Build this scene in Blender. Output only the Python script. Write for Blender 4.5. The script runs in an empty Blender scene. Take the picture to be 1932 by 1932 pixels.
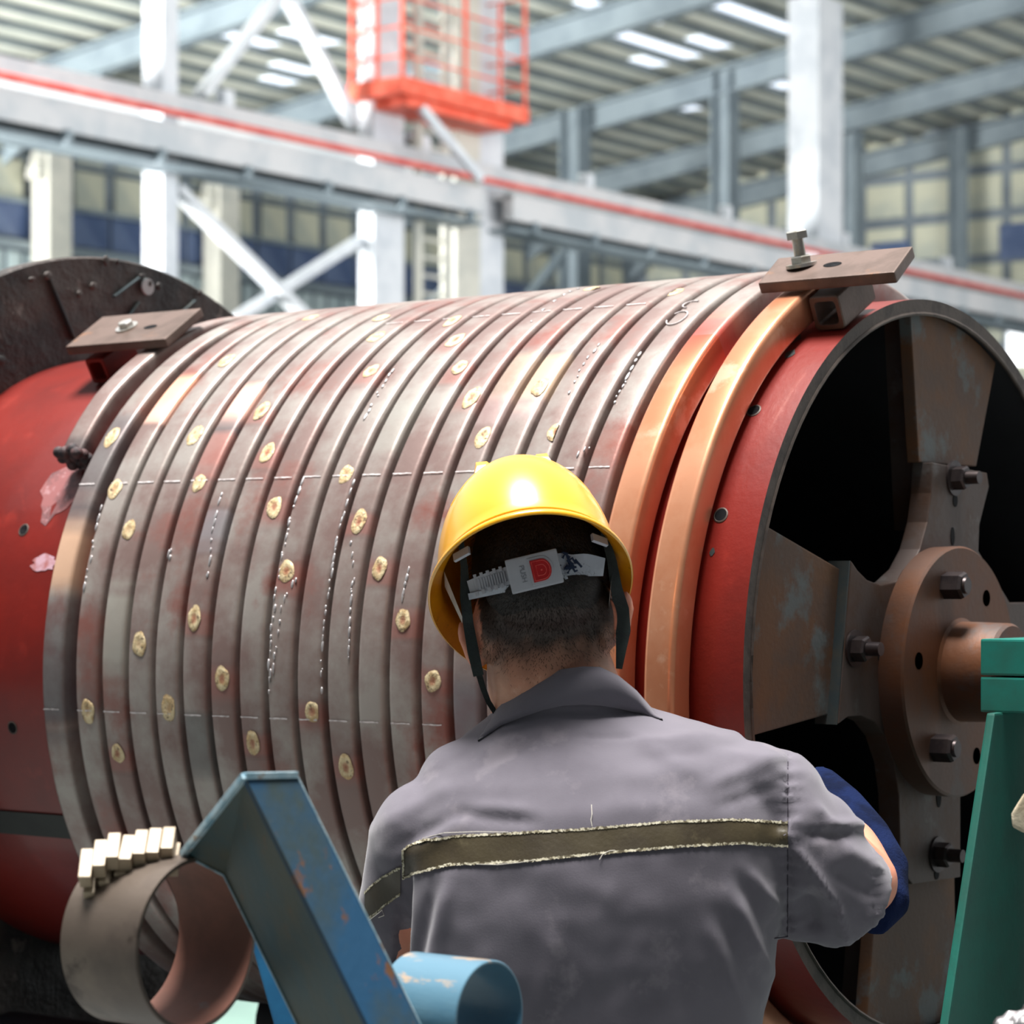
import bpy, bmesh, math, random
import numpy as np
from mathutils import Vector, Matrix, noise
from mathutils.bvhtree import BVHTree
R_ = math.radians
rnd = random.Random(7)

# ------------------------------------------------------------------ camera, sky, sun, exposure
scene = bpy.context.scene
COL = scene.collection
F, HZ = 4790.95, 1106.28                       # focal length in px of the 1932 px frame, horizon row
TH = R_(53.812)
RX = Vector((math.sin(TH), math.cos(TH), 0)); DX = Vector((-math.cos(TH), math.sin(TH), 0))
CAM = Vector((1.71877, -3.41143, 1.42564)); ZC = 1.30   # drum axis lies on y=0, z=ZC
cd = bpy.data.cameras.new('camera'); cam = bpy.data.objects.new('camera', cd); COL.objects.link(cam)
cd.sensor_width = 36; cd.lens = F / 1932 * 36; cd.shift_y = (HZ - 966) / 1932
cam.location = CAM; cam.rotation_euler = (R_(90), 0, math.atan2(-RX.y, RX.x) * -1)
cd.clip_end = 300
cd.dof.use_dof = True; cd.dof.focus_distance = 3.15; cd.dof.aperture_fstop = 7.0
scene.camera = cam

w = bpy.data.worlds.new('world'); scene.world = w; w.use_nodes = True
bg = w.node_tree.nodes['Background']; bg.inputs[0].default_value = (0.95, 0.975, 1.0, 1); bg.inputs[1].default_value = 0.7
sd = bpy.data.lights.new('sun', 'SUN'); sun = bpy.data.objects.new('sun', sd); COL.objects.link(sun)
sd.energy = 8.0; sd.angle = R_(22); sd.color = (1.0, 0.97, 0.93)
sun.rotation_euler = Vector((-0.02, -0.10, 0.97)).to_track_quat('Z', 'Y').to_euler()
scene.view_settings.view_transform = 'Standard'; scene.view_settings.look = 'None'
scene.view_settings.exposure = 0.35; scene.view_settings.gamma = 1.0; scene.view_settings.use_curve_mapping = False

def area(name, loc, to, sx, sy, power, col=(1, 1, 1)):
    ld = bpy.data.lights.new(name, 'AREA'); ld.shape = 'RECTANGLE'; ld.size = sx; ld.size_y = sy; ld.energy = power; ld.color = col
    o = bpy.data.objects.new(name, ld); COL.objects.link(o); o.location = loc
    o.rotation_euler = (Vector(to) - Vector(loc)).to_track_quat('-Z', 'Y').to_euler(); return o
# unseen area lights added to brighten the far bays, standing in for daylight
area('bay_fill', (6, 16, 10.5), (-26, 40, 8), 22, 8, 3200, (.95, .98, 1.0))
area('side_fill', (2, 34, 7.0), (-26, 38, 8), 24, 9, 3200, (1.0, .99, .96))
fb = area('far_bay_fill', (-33, 11, 1.6), (-29.5, 38, 13), 12, 6, 8500, (1.0, 1.0, .97)); fb.data.spread = R_(115)

# ------------------------------------------------------------------ geometry helpers
def ray(x, y): return DX + RX * ((x - 966) / F) + Vector((0, 0, (HZ - y) / F))
def P(x, y, d): return CAM + ray(x, y) * d
def on(x, y, ax, v):
    r = ray(x, y); return CAM + r * ((v - CAM[ax]) / r[ax])
def proj(p):
    v = Vector(p) - CAM; d = v.dot(DX); return 966 + F * v.dot(RX) / d, HZ - F * v.z / d, d
def cyl(x, a, r):                                # a in degrees: 0 = side facing the camera, 90 = top of the drum
    return Vector((x, -r * math.cos(R_(a)), ZC + r * math.sin(R_(a))))
def cylhit(px, py, r):
    q = ray(px, py); o = CAM - Vector((0, 0, ZC)); A = q.y**2 + q.z**2; B = 2 * (o.y*q.y + o.z*q.z); c = o.y**2 + o.z**2 - r*r
    D = max(B*B - 4*A*c, 0); t = (-B - D**.5) / 2 / A; p = o + q * t
    return p.x, math.degrees(math.atan2(p.z, -p.y))

# ------------------------------------------------------------------ material helpers
MATS = {}
def lin(c): return tuple(((v/255)/12.92 if v/255 <= 0.04045 else ((v/255 + .055)/1.055)**2.4) for v in c)
def mat(name, base, second=None, third=None, scale=6.0, rough=0.6, metal=0.0, bump=0.0, bscale=60.0, coat=0.0,
        thr=(0.45, 0.6), thr3=(0.58, 0.66), scale3=None, attr=None, stretch=(1, 1, 1), detail=6.0, rough2=None, spec=0.5, sheen=0.0, emis=None, alpha=None, trans=0.0, bdist=0.002):
    if name in MATS: return MATS[name]
    m = bpy.data.materials.new(name); m.use_nodes = True; nt = m.node_tree; N = nt.nodes; L = nt.links
    b = N['Principled BSDF']; b.inputs['Roughness'].default_value = rough; b.inputs['Metallic'].default_value = metal
    b.inputs['Coat Weight'].default_value = coat; b.inputs['Coat Roughness'].default_value = 0.12
    b.inputs['Specular IOR Level'].default_value = spec; b.inputs['Sheen Weight'].default_value = sheen
    b.inputs['Transmission Weight'].default_value = trans
    if emis: b.inputs['Emission Color'].default_value = (*lin(emis[0]), 1); b.inputs['Emission Strength'].default_value = emis[1]
    if alpha is not None: b.inputs['Alpha'].default_value = alpha
    tc = N.new('ShaderNodeTexCoord'); mp = N.new('ShaderNodeMapping'); L.new(tc.outputs['Object'], mp.inputs[0]); mp.inputs['Scale'].default_value = stretch
    col = None
    def rgb(c): n = N.new('ShaderNodeRGB'); n.outputs[0].default_value = (*lin(c), 1); return n.outputs[0]
    def mix(f, a, c):
        n = N.new('ShaderNodeMix'); n.data_type = 'RGBA'; L.new(f, n.inputs[0]); L.new(a, n.inputs[6]); L.new(c, n.inputs[7]); return n.outputs[2]
    def nz(sc, det, off=0):
        n = N.new('ShaderNodeTexNoise'); n.inputs['Scale'].default_value = sc; n.inputs['Detail'].default_value = det; n.inputs['Roughness'].default_value = .62
        if off:
            m2 = N.new('ShaderNodeMapping'); m2.inputs['Location'].default_value = (off, off*.7, -off); L.new(mp.outputs[0], m2.inputs[0]); L.new(m2.outputs[0], n.inputs['Vector'])
        else: L.new(mp.outputs[0], n.inputs['Vector'])
        return n.outputs[0]
    def ramp(f, lo, hi):
        r = N.new('ShaderNodeMapRange'); r.inputs[1].default_value = lo; r.inputs[2].default_value = hi; r.clamp = True; L.new(f, r.inputs[0]); return r.outputs[0]
    col = rgb(base)
    if second: 
        f = ramp(nz(scale, detail), *thr); col = mix(f, col, rgb(second))
        if rough2 is not None:
            rr = N.new('ShaderNodeMapRange'); rr.inputs[3].default_value = rough; rr.inputs[4].default_value = rough2; L.new(f, rr.inputs[0]); L.new(rr.outputs[0], b.inputs['Roughness'])
    if third: col = mix(ramp(nz(scale3 or scale*2.3, detail, 13.7), *thr3), col, rgb(third))
    if attr:
        an = N.new('ShaderNodeAttribute'); an.attribute_name = attr; col = mix(an.outputs['Alpha'], col, an.outputs['Color'])
    L.new(col, b.inputs['Base Color'])
    if bump:
        bn = N.new('ShaderNodeBump'); bn.inputs['Strength'].default_value = bump; bn.inputs['Distance'].default_value = bdist
        L.new(nz(bscale, 8, 3.1), bn.inputs['Height']); L.new(bn.outputs[0], b.inputs['Normal'])
    MATS[name] = m; return m

# ------------------------------------------------------------------ mesh helpers
class MB:
    def __init__(s): s.v = []; s.f = []
    def add(s, vs, fs):
        n = len(s.v); s.v += [Vector(v) for v in vs]; s.f += [[i + n for i in f] for f in fs]; return s
    def box(s, c, size, rot=None):
        c = Vector(c); h = [x/2 for x in size]; vs = []
        for z in (-1, 1):
            for y in (-1, 1):
                for x in (-1, 1):
                    v = Vector((x*h[0], y*h[1], z*h[2])); vs.append(c + (rot @ v if rot else v))
        return s.add(vs, [(0,2,3,1),(4,5,7,6),(0,1,5,4),(2,6,7,3),(0,4,6,2),(1,3,7,5)])
    def bar(s, a, b, w1, w2, up=(0,0,1)):
        a, b = Vector(a), Vector(b); z = (b - a).normalized(); x = Vector(up).cross(z)
        if x.length < 1e-4: x = Vector((1,0,0)).cross(z)
        x.normalize(); y = z.cross(x); rot = Matrix((x, y, z)).transposed()
        return s.box((a+b)/2, (w1, w2, (b-a).length), rot)
    def prism(s, pts, off):                      # pts 3D planar polygon, off extrusion vector
        n = len(pts); off = Vector(off); a = [Vector(p) for p in pts]
        return s.add(a + [p + off for p in a], [list(range(n))[::-1], list(range(n, 2*n))] + [(i, (i+1) % n, n + (i+1) % n, n + i) for i in range(n)])
    def loft(s, rings, cap=True, closed=True):
        n = len(rings[0]); vs = [Vector(p) for r in rings for p in r]; fs = []
        for i in range(len(rings)-1):
            for j in range(n if closed else n-1):
                k = (j+1) % n; fs.append((i*n+j, i*n+k, (i+1)*n+k, (i+1)*n+j))
        if cap and closed: fs.append(list(range(n))[::-1]); fs.append([(len(rings)-1)*n + j for j in range(n)])
        return s.add(vs, fs)
    def tube(s, pts, rad, n=12, cap=True):
        pts = [Vector(p) for p in pts]; rings = []
        up = Vector((0, 0, 1))
        for i, p in enumerate(pts):
            t = (pts[min(i+1, len(pts)-1)] - pts[max(i-1, 0)]).normalized()
            x = up.cross(t); x = x if x.length > .05 else Vector((1,0,0)).cross(t)
            x.normalize(); y = t.cross(x); r = rad[i] if hasattr(rad, '__len__') else rad
            rings.append([p + x*r*math.cos(2*math.pi*k/n) + y*r*math.sin(2*math.pi*k/n) for k in range(n)])
        return s.loft(rings, cap)
    def ellipsoid(s, c, ax, n=20, m=12):         # ax: three axis vectors
        rings = []
        for i in range(m+1):
            t = math.pi*(i+.02)/(m+.04) - math.pi/2
            rings.append([Vector(c) + ax[2]*math.sin(t) + (ax[0]*math.cos(2*math.pi*k/n) + ax[1]*math.sin(2*math.pi*k/n))*math.cos(t) for k in range(n)])
        return s.loft(rings)
    def build(s, name, m, parent=None, smooth=False, bevel=0.0, seg=2, origin=None):
        me = bpy.data.meshes.new(name); o_ = Vector(origin) if origin else (parent_loc(parent) if parent else Vector((0,0,0)))
        me.from_pydata([tuple(v - o_) for v in s.v], [], s.f)
        bm = bmesh.new(); bm.from_mesh(me)
        bmesh.ops.recalc_face_normals(bm, faces=bm.faces)
        if bevel:
            es = [e for e in bm.edges if len(e.link_faces) == 2 and e.calc_face_angle(0) > .6]
            bmesh.ops.bevel(bm, geom=es, offset=bevel, segments=seg, profile=.7, affect='EDGES', clamp_overlap=True)
        bm.to_mesh(me); bm.free()
        if smooth:
            for p in me.polygons: p.use_smooth = True
            if smooth != 'all':
                try: me.set_sharp_from_angle(angle=R_(smooth if smooth is not True else 35))
                except Exception: pass
        me.materials.append(m)
        o = bpy.data.objects.new(name, me); COL.objects.link(o)
        if parent: o.parent = parent; o.location = o_ - parent_loc(parent)
        else: o.location = o_
        return o
def parent_loc(p):
    l = Vector((0,0,0))
    while p: l = l + Vector(p.location); p = p.parent
    return l
def thing(name, label, cat, loc, group=None):
    o = bpy.data.objects.new(name, None); COL.objects.link(o); o.location = loc; o.empty_display_size = .1
    o['label'] = label; o['category'] = cat
    if group: o['group'] = group
    return o
def tag(o, label, cat, group=None):
    o['label'] = label; o['category'] = cat
    if group: o['group'] = group
    return o
def struct(o, label=None):
    o['kind'] = 'structure'
    if label: o['label'] = label
    return o
def share(o, me, parent, name=None):
    c = bpy.data.objects.new(name or me.name, me); COL.objects.link(c); c.parent = parent; return c

# ------------------------------------------------------------------ materials
M_white = mat('painted_steel_white', (208,211,216), (190,195,202), scale=1.5, rough=.55)
M_grey = mat('painted_steel_grey', (126,138,145), (112,124,132), scale=1.0, rough=.6)
M_grid = mat('painted_steel_girder', (196,196,198), (176,181,186), scale=1.2, rough=.6)
M_cream = mat('painted_steel_cream', (196,194,184), (180,180,172), scale=1.2, rough=.6)
M_rail = mat('conductor_rail_red', (205,72,62), (222,110,100), scale=3, rough=.5)
M_orange = mat('platform_paint_orange', (232,92,66), (240,120,96), scale=3, rough=.5)
M_deck = mat('roof_deck', (214,215,203), (198,201,190), scale=.6, rough=.6)
M_purlin = mat('roof_purlin', (122,130,130), (106,114,118), scale=.8, rough=.6)
M_frame = mat('wall_frame', (118,128,136), (98,108,118), scale=.8, rough=.6)
M_pane = mat('cream_pane', (190,190,170), (168,172,160), scale=.7, rough=.5)
M_blue = mat('blue_pane', (66,84,120), (88,104,136), scale=.9, rough=.4)
M_clad = mat('lower_cladding', (176,190,192), (160,176,180), scale=.6, rough=.6)
M_sky = mat('skylight_panel', (230,236,245), emis=((225,235,250), 1.1))
M_day = mat('daylight_window', (240,245,250), emis=((250,252,255), 1.6))
M_floor = mat('hall_floor', (98,103,102), (86,91,92), scale=.5, rough=.5, bump=.1, bscale=8)
M_shadewall = mat('shade_wall_paint', (84,88,92), (74,78,84), scale=.4, rough=.8)
M_red = mat('red_oxide_paint', (122,26,17), (106,24,18), (138,38,28), scale=3, scale3=14, rough=.42, coat=.25, bump=.25, bscale=70, thr3=(.6,.75))
M_rust = mat('rusty_plate', (98,76,64), (112,78,54), (104,108,108), scale=7, scale3=9, rough=.62, metal=.2, bump=.3, bscale=90, thr3=(.55,.64))
M_rustdk = mat('rusty_bracket', (88,76,72), (84,62,50), (104,98,96), scale=9, scale3=12, rough=.55, metal=.3, bump=.25, bscale=90)
M_hub = mat('hub_rust', (96,70,58), (106,66,42), (92,80,76), scale=6, scale3=10, rough=.5, metal=.35, bump=.2, bscale=110, thr3=(.56,.66))
M_rim = mat('cut_steel_edge', (92,82,76), (74,66,62), scale=25, rough=.55, metal=.4, bump=.3, bscale=120)
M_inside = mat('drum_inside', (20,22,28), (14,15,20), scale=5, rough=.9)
M_edge = mat('bracket_edge', (60,72,76), (76,78,74), scale=14, rough=.5, metal=.3)
M_bolt = mat('dark_bolt', (74,66,66), (58,52,54), scale=30, rough=.38, metal=.7)
M_zinc = mat('zinc_bolt', (205,204,200), (184,178,164), scale=30, rough=.35, metal=.8)
M_clamp = mat('clamp_plate_steel', (112,94,86), (96,80,72), (138,100,74), scale=12, scale3=18, rough=.5, metal=.4, bump=.25, bscale=140, thr3=(.6,.72))
M_black = mat('tarry_disc', (44,42,42), (78,70,66), (120,112,106), scale=5, scale3=11, rough=.42, metal=.2, bump=.9, bscale=22, thr3=(.6,.68), bdist=.008)
M_coil = mat('oxidised_copper', (138,116,111), (168,160,154), (146,98,90), scale=7, scale3=6, rough=.42, metal=.35, bump=.25, bscale=45, attr='tint', thr=(.42,.62), thr3=(.54,.68), rough2=.36)
M_copper = mat('bright_copper', (232,166,130), (222,148,110), (242,190,158), scale=6, scale3=9, rough=.30, metal=.6, bump=.08, bscale=60, attr='tint')
M_spot = mat('braze_brass', (226,208,168), (196,168,124), (120,100,80), scale=70, scale3=120, rough=.5, metal=.3, bump=.8, bscale=220, attr='tint', thr3=(.55,.65))
M_chalk = mat('chalk', (214,208,208), (180,172,172), scale=120, rough=.9)
M_solder = mat('solder_drip', (206,204,206), (176,172,174), scale=120, rough=.35, metal=.6)
M_green = mat('green_machine_paint', (14,92,80), (32,70,62), (22,80,70), scale=4, scale3=10, rough=.5, bump=.2, bscale=60, thr=(.4,.66))
M_green2 = mat('green_block_paint', (14,120,108), (28,106,94), scale=9, rough=.5, bump=.1)
M_bluep = mat('blue_beam_paint', (12,64,96), (42,58,60), (92,60,36), scale=11, scale3=34, rough=.6, metal=.0, bump=.3, bscale=80, thr=(.48,.68), thr3=(.62,.68), stretch=(1,1,.6))
M_bluep2 = mat('blue_beam_paint_worn', (66,72,62), (40,72,80), (92,70,46), scale=7, scale3=26, rough=.5, metal=.1, bump=.3, bscale=80, thr=(.45,.62), thr3=(.62,.68), stretch=(1,1,.6))
M_blueedge = mat('blue_worn_edge', (170,194,204), (120,160,178), (150,140,130), scale=40, scale3=80, rough=.45, metal=.3, bump=.4, bscale=160)
M_bluer = mat('blue_ring_paint', (84,122,142), (70,112,136), (160,142,124), scale=12, scale3=30, rough=.35, coat=.3, bump=.2, bscale=90, thr3=(.6,.66), stretch=(.5,1.2,1.2))
M_ring = mat('bare_tube_steel', (120,108,98), (98,88,82), (82,72,66), scale=6, scale3=16, rough=.4, metal=.65, bump=.15, bscale=120)
M_ringin = mat('tube_inside_primer', (124,80,66), (104,68,56), (112,104,104), scale=8, scale3=14, rough=.7, bump=.15, bscale=120, thr3=(.66,.72))
M_block = mat('pale_blocks', (168,152,130), (154,138,116), scale=20, rough=.45, metal=.15, bump=.15, bscale=120)
M_navy = mat('navy_base', (22,28,40), (34,36,44), (60,52,44), scale=3, scale3=6, rough=.6, thr3=(.66,.74))
M_shirt = mat('grey_work_cloth', (110,106,115), (101,97,106), (119,114,122), scale=5, scale3=12, rough=.92, bump=.3, bscale=500, sheen=.25, spec=.15, bdist=.0006)
M_tape = mat('worn_reflective_tape', (66,58,40), (56,48,34), (84,76,56), scale=9, scale3=22, rough=.45, bump=.2, bscale=200)
M_trim = mat('tape_frayed_edge', (206,200,178), (150,142,116), (84,76,56), scale=160, scale3=200, rough=.8, thr3=(.5,.56))
M_thread = mat('loose_thread', (214,208,196), rough=.8)
M_seam = mat('seam_shadow', (70,66,74), rough=.95, spec=.1)
M_skin = mat('skin', (224,168,138), (214,150,120), (230,176,148), scale=12, scale3=30, rough=.5, bump=.15, bscale=250, attr='tint')
M_skin.node_tree.nodes['Principled BSDF'].inputs['Subsurface Weight'].default_value = .12
M_skin.node_tree.nodes['Principled BSDF'].inputs['Subsurface Radius'].default_value = (.012,.005,.003)
M_skin2 = mat('forearm_skin_tone', (186,118,92), (172,104,80), scale=14, rough=.5)
M_hair = mat('black_hair', (26,21,19), (40,32,27), scale=70, rough=.5, bump=.6, bscale=320)
M_strand = mat('hair_strand', (30,24,22), (48,38,32), scale=60, rough=.45)
M_glove = mat('navy_knit', (20,32,66), (14,22,46), scale=20, rough=1.0, bump=.9, bscale=260, spec=.1)
M_pants = mat('dark_trousers', (58,60,70), (50,52,60), scale=9, rough=.9)
M_boot = mat('boot_leather', (34,30,28), rough=.6)
M_hat = mat('yellow_plastic', (244,178,26), (240,170,22), scale=2, rough=.36, coat=1.0)
M_hat.node_tree.nodes['Principled BSDF'].inputs['Coat Roughness'].default_value = .2
M_hatdk = mat('yellow_plastic_inside', (226,150,8), (206,130,8), (90,56,20), scale=9, scale3=22, rough=.4, thr3=(.64,.7))
M_strap = mat('black_green_webbing', (34,44,42), (26,32,32), scale=60, rough=.7, bump=.4, bscale=400)
M_gplas = mat('grey_plastic', (178,180,188), (168,170,178), scale=12, rough=.42)
M_clear = mat('cloudy_plastic', (196,202,212), (176,182,194), scale=20, rough=.25, coat=.4)
M_button = mat('red_button', (184,22,26), (170,18,24), scale=30, rough=.35)
M_buttonl = mat('button_relief', (232,86,80), rough=.35)
M_fabric = mat('navy_fabric_bits', (30,44,70), rough=.95)
M_foam = mat('pale_strap', (176,166,158), (150,140,130), scale=30, rough=.8)
M_creamglove = mat('cream_cotton', (200,188,164), (182,168,142), scale=40, rough=.9, bump=.5, bscale=200)
M_foil = mat('crumpled_foil', (170,168,170), (96,92,94), (226,226,228), scale=90, scale3=130, rough=.3, metal=.8, bump=1.0, bscale=150)
M_hose = mat('dark_hose', (50,48,50), (66,62,62), scale=30, rough=.6)

# ================================================================== THE HALL
XW, YG, XG = -36.7, 55.0, -22.85        # left wall plane, back gable plane, crane-runway row
EAVE, SL = 11.93, .122
def roofz(x): return EAVE + SL * (x - XW)
fl = MB().add([(-60,-30,0),(40,-30,0),(40,70,0),(-60,70,0)], [(0,1,2,3)]).build('floor', M_floor); struct(fl)
q = on(460, 1905, 2, 0)
struct(MB().box((q.x, q.y, .004), (3.2, 2.6, .008)).build('floor_lit_patch', mat('sunlit_floor_tone', (112,140,130), (102,128,120), scale=2, rough=.5)), 'pale green floor patch coloured as if sunlit, glimpsed below the steel ring')  # sunlight on the far floor, put in as a paler slab colour
# roof deck (thick sheet) with purlins as its parts
RY0, RX1 = 20.0, -6.0
ce = MB().prism([(XW, RY0, roofz(XW)), (RX1, RY0, roofz(RX1)), (RX1, RY0, roofz(RX1)+.12), (XW, RY0, roofz(XW)+.12)], (0, YG-RY0, 0)).build('ceiling', M_deck); struct(ce)
x = XW + .5; pm = None
while x < RX1:
    if pm is None:
        pm = MB().box((0, (YG-RY0)/2, -.045), (.30, YG-RY0, .09)).build('purlin', M_purlin, ce); pm.location = (x, RY0, roofz(x)); pme = pm.data
    else:
        o = share(ce, pme, ce, 'purlin'); o.location = (x, RY0, roofz(x))
    x += .80
sk = None
for (xc, yc, ly) in [(-26.7,39.5,2.6),(-27.5,41.2,2.4),(-25.8,41.1,2.8),(-26.9,43.0,1.2),(-27.6,43.0,1.3),(-28.3,43.1,.9),(-25.1,41.4,2.2),(-25.6,43.2,1.4),(-33.6,36.9,1.2),(-32.1,35.5,1.5),(-34.3,37.3,.8),(-32.9,34.5,1.6),(-30.4,47.2,.7),(-24.3,45.5,1.2),(-27.9,47.5,.8)]:
    xi = XW + .5 + .8 * round((xc - XW - .9)/.8) + .4
    if sk is None:
        sk = MB().box((0,0,0), (.46, 1, .02)).build('skylight', M_sky, ce, origin=(0,0,0)); skm = sk.data; o = sk
    else: o = share(ce, skm, ce, 'skylight')
    o.location = (xi, yc, roofz(xi) - .03); o.scale = (1, ly, 1)
# rafters
for i, yy in enumerate((31.7, 38.2, 44.2, 49.8, 54.6)):
    b = MB(); h = .55
    b.bar((XW, yy, roofz(XW)-.3-h/2), (RX1, yy, roofz(RX1)-.3-h/2), .05, h-.1)
    for dz in (0, -h): b.bar((XW, yy, roofz(XW)-.3+dz), (RX1, yy, roofz(RX1)-.3+dz), .32, .06)
    # haunch at the wall
    b.prism([(XW, yy-.03, roofz(XW)-.8), (XW+3, yy-.03, roofz(XW+3)-.85), (XW, yy-.03, roofz(XW)-2.1)], (0,.06,0))
    o = b.build('roof_rafter', M_grey, origin=(XW, yy, roofz(XW)))
    tag(o, ['grey sloping roof beam crossing the top left corner, nearest of the rafters','second grey roof beam, seen behind the diagonal braces left of the orange platform','third grey roof beam, running up to the top edge right of the centre','fourth grey roof beam, passing behind the wide white column','farthest grey roof beam, lying against the back gable wall'][i], 'roof beam', 'sloping grey roof beams')
# left wall with panes, back wall with panes
wl = MB().box((XW-.15, 30, EAVE/2), (.3, 60, EAVE)).build('wall_left', M_frame, origin=(XW,0,0)); struct(wl)
CZ = CAM.z
b = MB()
y = 6.0
while y < YG:                              # ribbed lower cladding
    b.box((XW+.03, y, (CZ+6.75)/2), (.10, .34, CZ+6.75)); y += .5
o = b.build('cladding_rib', M_clad, wl); o['kind'] = 'stuff'
def panes(parent, rows, along, fixed, a0, a1, step, name):
    for (z0, z1, m, gap) in rows:
        me = None; a = a0
        while a + step <= a1:
            if along == 'y': c = (fixed + .04, a + step/2, (z0+z1)/2); s = (.06, step - gap, z1 - z0)
            else: c = (a + step/2, fixed - .04, (z0+z1)/2); s = (step - gap, .06, z1 - z0)
            if me is None: o = MB().box((0,0,0), s).build(name, m, parent, origin=(0,0,0)); me = o.data
            else: o = share(parent, me, parent, name)
            o.location = Vector(c) - parent_loc(parent); a += step
panes(wl, [(CZ+7.85, CZ+8.62, M_pane, .32), (CZ+8.78, CZ+9.5, M_pane, .4), (CZ+7.05, CZ+7.75, M_blue, .1)], 'y', XW, 14.0, YG-.2, 1.15, 'pane')
MB().box((XW+.10, 32, CZ+6.9), (.22, 46, .16)).build('wall_rail', M_grey, wl)
MB().box((XW+.08, 32, CZ+7.8), (.16, 46, .09)).build('wall_rail', M_grey, wl)
MB().box((XW+.08, 32, CZ+8.70), (.14, 46, .07)).build('wall_rail', M_grey, wl)
wg = MB().box(((XW+RX1)/2-0, YG+.15, 7.6), (RX1-XW+6, .3, 15.2)).build('wall_back', M_frame, origin=(XW,YG,0)); struct(wg)
panes(wg, [(CZ+6.1+1.12*k, CZ+6.95+1.12*k, M_pane, .26) for k in range(7)] + [(CZ+4.9, CZ+5.8, M_pane, .3)], 'x', YG, XW+.2, -14, 1.35, 'pane')
for (px, py, wd, hg) in [(1680, 478, 1.1, .6), (1918, 455, .9, .9)]:
    q = on(px, py, 1, YG-.08); MB().box(q, (wd, .08, hg)).build('blue_pane', M_blue, wg)
q = on(1925, 645, 1, YG-.2); q2 = on(1985, 645, 1, YG-.2)
wn = MB().box(((q.x+q2.x)/2, YG-.06, q.z), (q2.x-q.x+.8, .12, 1.15)).build('window_1', M_day, bevel=.05); struct(wn, 'bright daylight window low in the back wall at the right edge')
# upstand columns on walls (cream, left wall)
def icolumn(name, x, y, z1, wd, m, label, cat='column', group=None, z0=0):
    b = MB(); b.box((x, y, (z0+z1)/2), (wd*.9, .04, z1-z0))
    b.box((x+wd*.45, y, (z0+z1)/2), (.05, wd, z1-z0)); b.box((x-wd*.45, y, (z0+z1)/2), (.05, wd, z1-z0))
    return tag(b.build(name, m, origin=(x, y, 0)), label, cat, group)
for i, px in enumerate((98, 418)):
    q = on(px, 400, 0, XW+.5)
    b = MB(); b.box((q.x, q.y, 5.15), (.5, .62, 10.3))
    pts = [(q.x+.25, q.y-.3, 10.3), (q.x-.25, q.y-.3, 10.3)]
    arc = [Vector((q.x, q.y - .3 + 0, 9.6)) + Vector((0, 1.3*(1-math.cos(R_(t)))*1.0, 1.1*math.sin(R_(t)))) for t in range(0, 91, 15)]
    for u, v in zip(arc[:-1], arc[1:]): b.bar(u, v, .5, .35, (1,0,0))
    tag(b.build('wall_column', M_cream, origin=(q.x, q.y, 0)), ['cream wall column with a curved top at the far left','cream wall column with a curved top, seen through the cross bracing'][i], 'column', 'cream columns on the left wall')
# grey columns of the far bay, under the rafters
for i, (px, py, yy, wd) in enumerate([(1085,170,43.8,.52),(1368,100,44.2,.46),(1606,190,50.2,.42),(1808,280,54.0,.36)]):
    q = on(px, py, 1, yy)
    icolumn('grey_column', q.x, q.y, min(roofz(q.x)-.4, 13.2), wd, M_grey, ['thick grey column right of the orange platform','grey column halfway between the platform and the wide white column','grey column just right of the wide white column','thin grey column against the back wall near the right edge'][i], 'column', 'grey columns of the far bay')
# crane runway girder : one long built-up beam with rail, walkway
def gz(dy): return CZ + 6.5 + dy
ga = 12.0; gb = YG - .2
gir = thing('crane_girder', 'long pale crane runway beam with a red conductor rail crossing the picture', 'crane beam', (XG, ga, gz(-.9)))
for (u0, u1) in ((ga, 29.2), (29.9, gb)):
    MB().box((XG+.1, (u0+u1)/2, gz(-.33)), (.20, u1-u0-.05, .42)).build('beam_segment', M_grid, gir, bevel=.02)
    MB().box((XG-.1, (u0+u1)/2, gz(-.15)), (.62, u1-u0-.05, .06)).build('top_flange', M_grid, gir)
    MB().box((XG-.1, (u0+u1)/2, gz(-.68)), (.52, u1-u0-.05, .06)).build('bottom_flange', M_grey, gir)
MB().box((XG-.35, (ga+gb)/2, gz(-.42)), (.06, gb-ga, .62)).build('web', M_grey, gir)
MB().tube([(XG+.25, ga, gz(0)), (XG+.25, gb, gz(0))], .052, 10).build('conductor_rail', M_rail, gir, smooth=True)
MB().box((XG-.55, (ga+gb)/2, gz(.27)), (.75, gb-ga, .22)).build('walkway', M_grid, gir)
bracket = None
for k in range(24):
    y = ga + 1 + k*1.75
    if bracket is None: o = MB().box((0,0,0), (.12,.1,.2)).build('bracket', M_grey, gir, origin=(0,0,0)); bracket = o.data
    else: o = share(gir, bracket, gir, 'bracket')
    o.location = (.22, y - ga, gz(-.62) - gz(-.9))
post = None
for k in range(9):
    y = ga + 2.5 + k*4.6
    if post is None: o = MB().box((0,0,0), (.18,.22,.3)).build('walkway_stop', M_white, gir, origin=(0,0,0)); post = o.data
    else: o = share(gir, post, gir, 'walkway_stop')
    o.location = (-.4, y - ga, gz(.5) - gz(-.9))
# inner lower girder further back
b = MB(); X2 = -26.3
b.box((X2, 36.5, CZ+6.9), (.3, 31, .5)); b.box((X2, 36.5, CZ+7.2), (.6, 31, .06)); b.box((X2, 36.5, CZ+6.6), (.5, 31, .06))
tag(b.build('runway_girder', M_grey, origin=(X2, 21, 0)), 'grey runway beam behind the pale crane beam, right of the platform column', 'crane beam')
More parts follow.
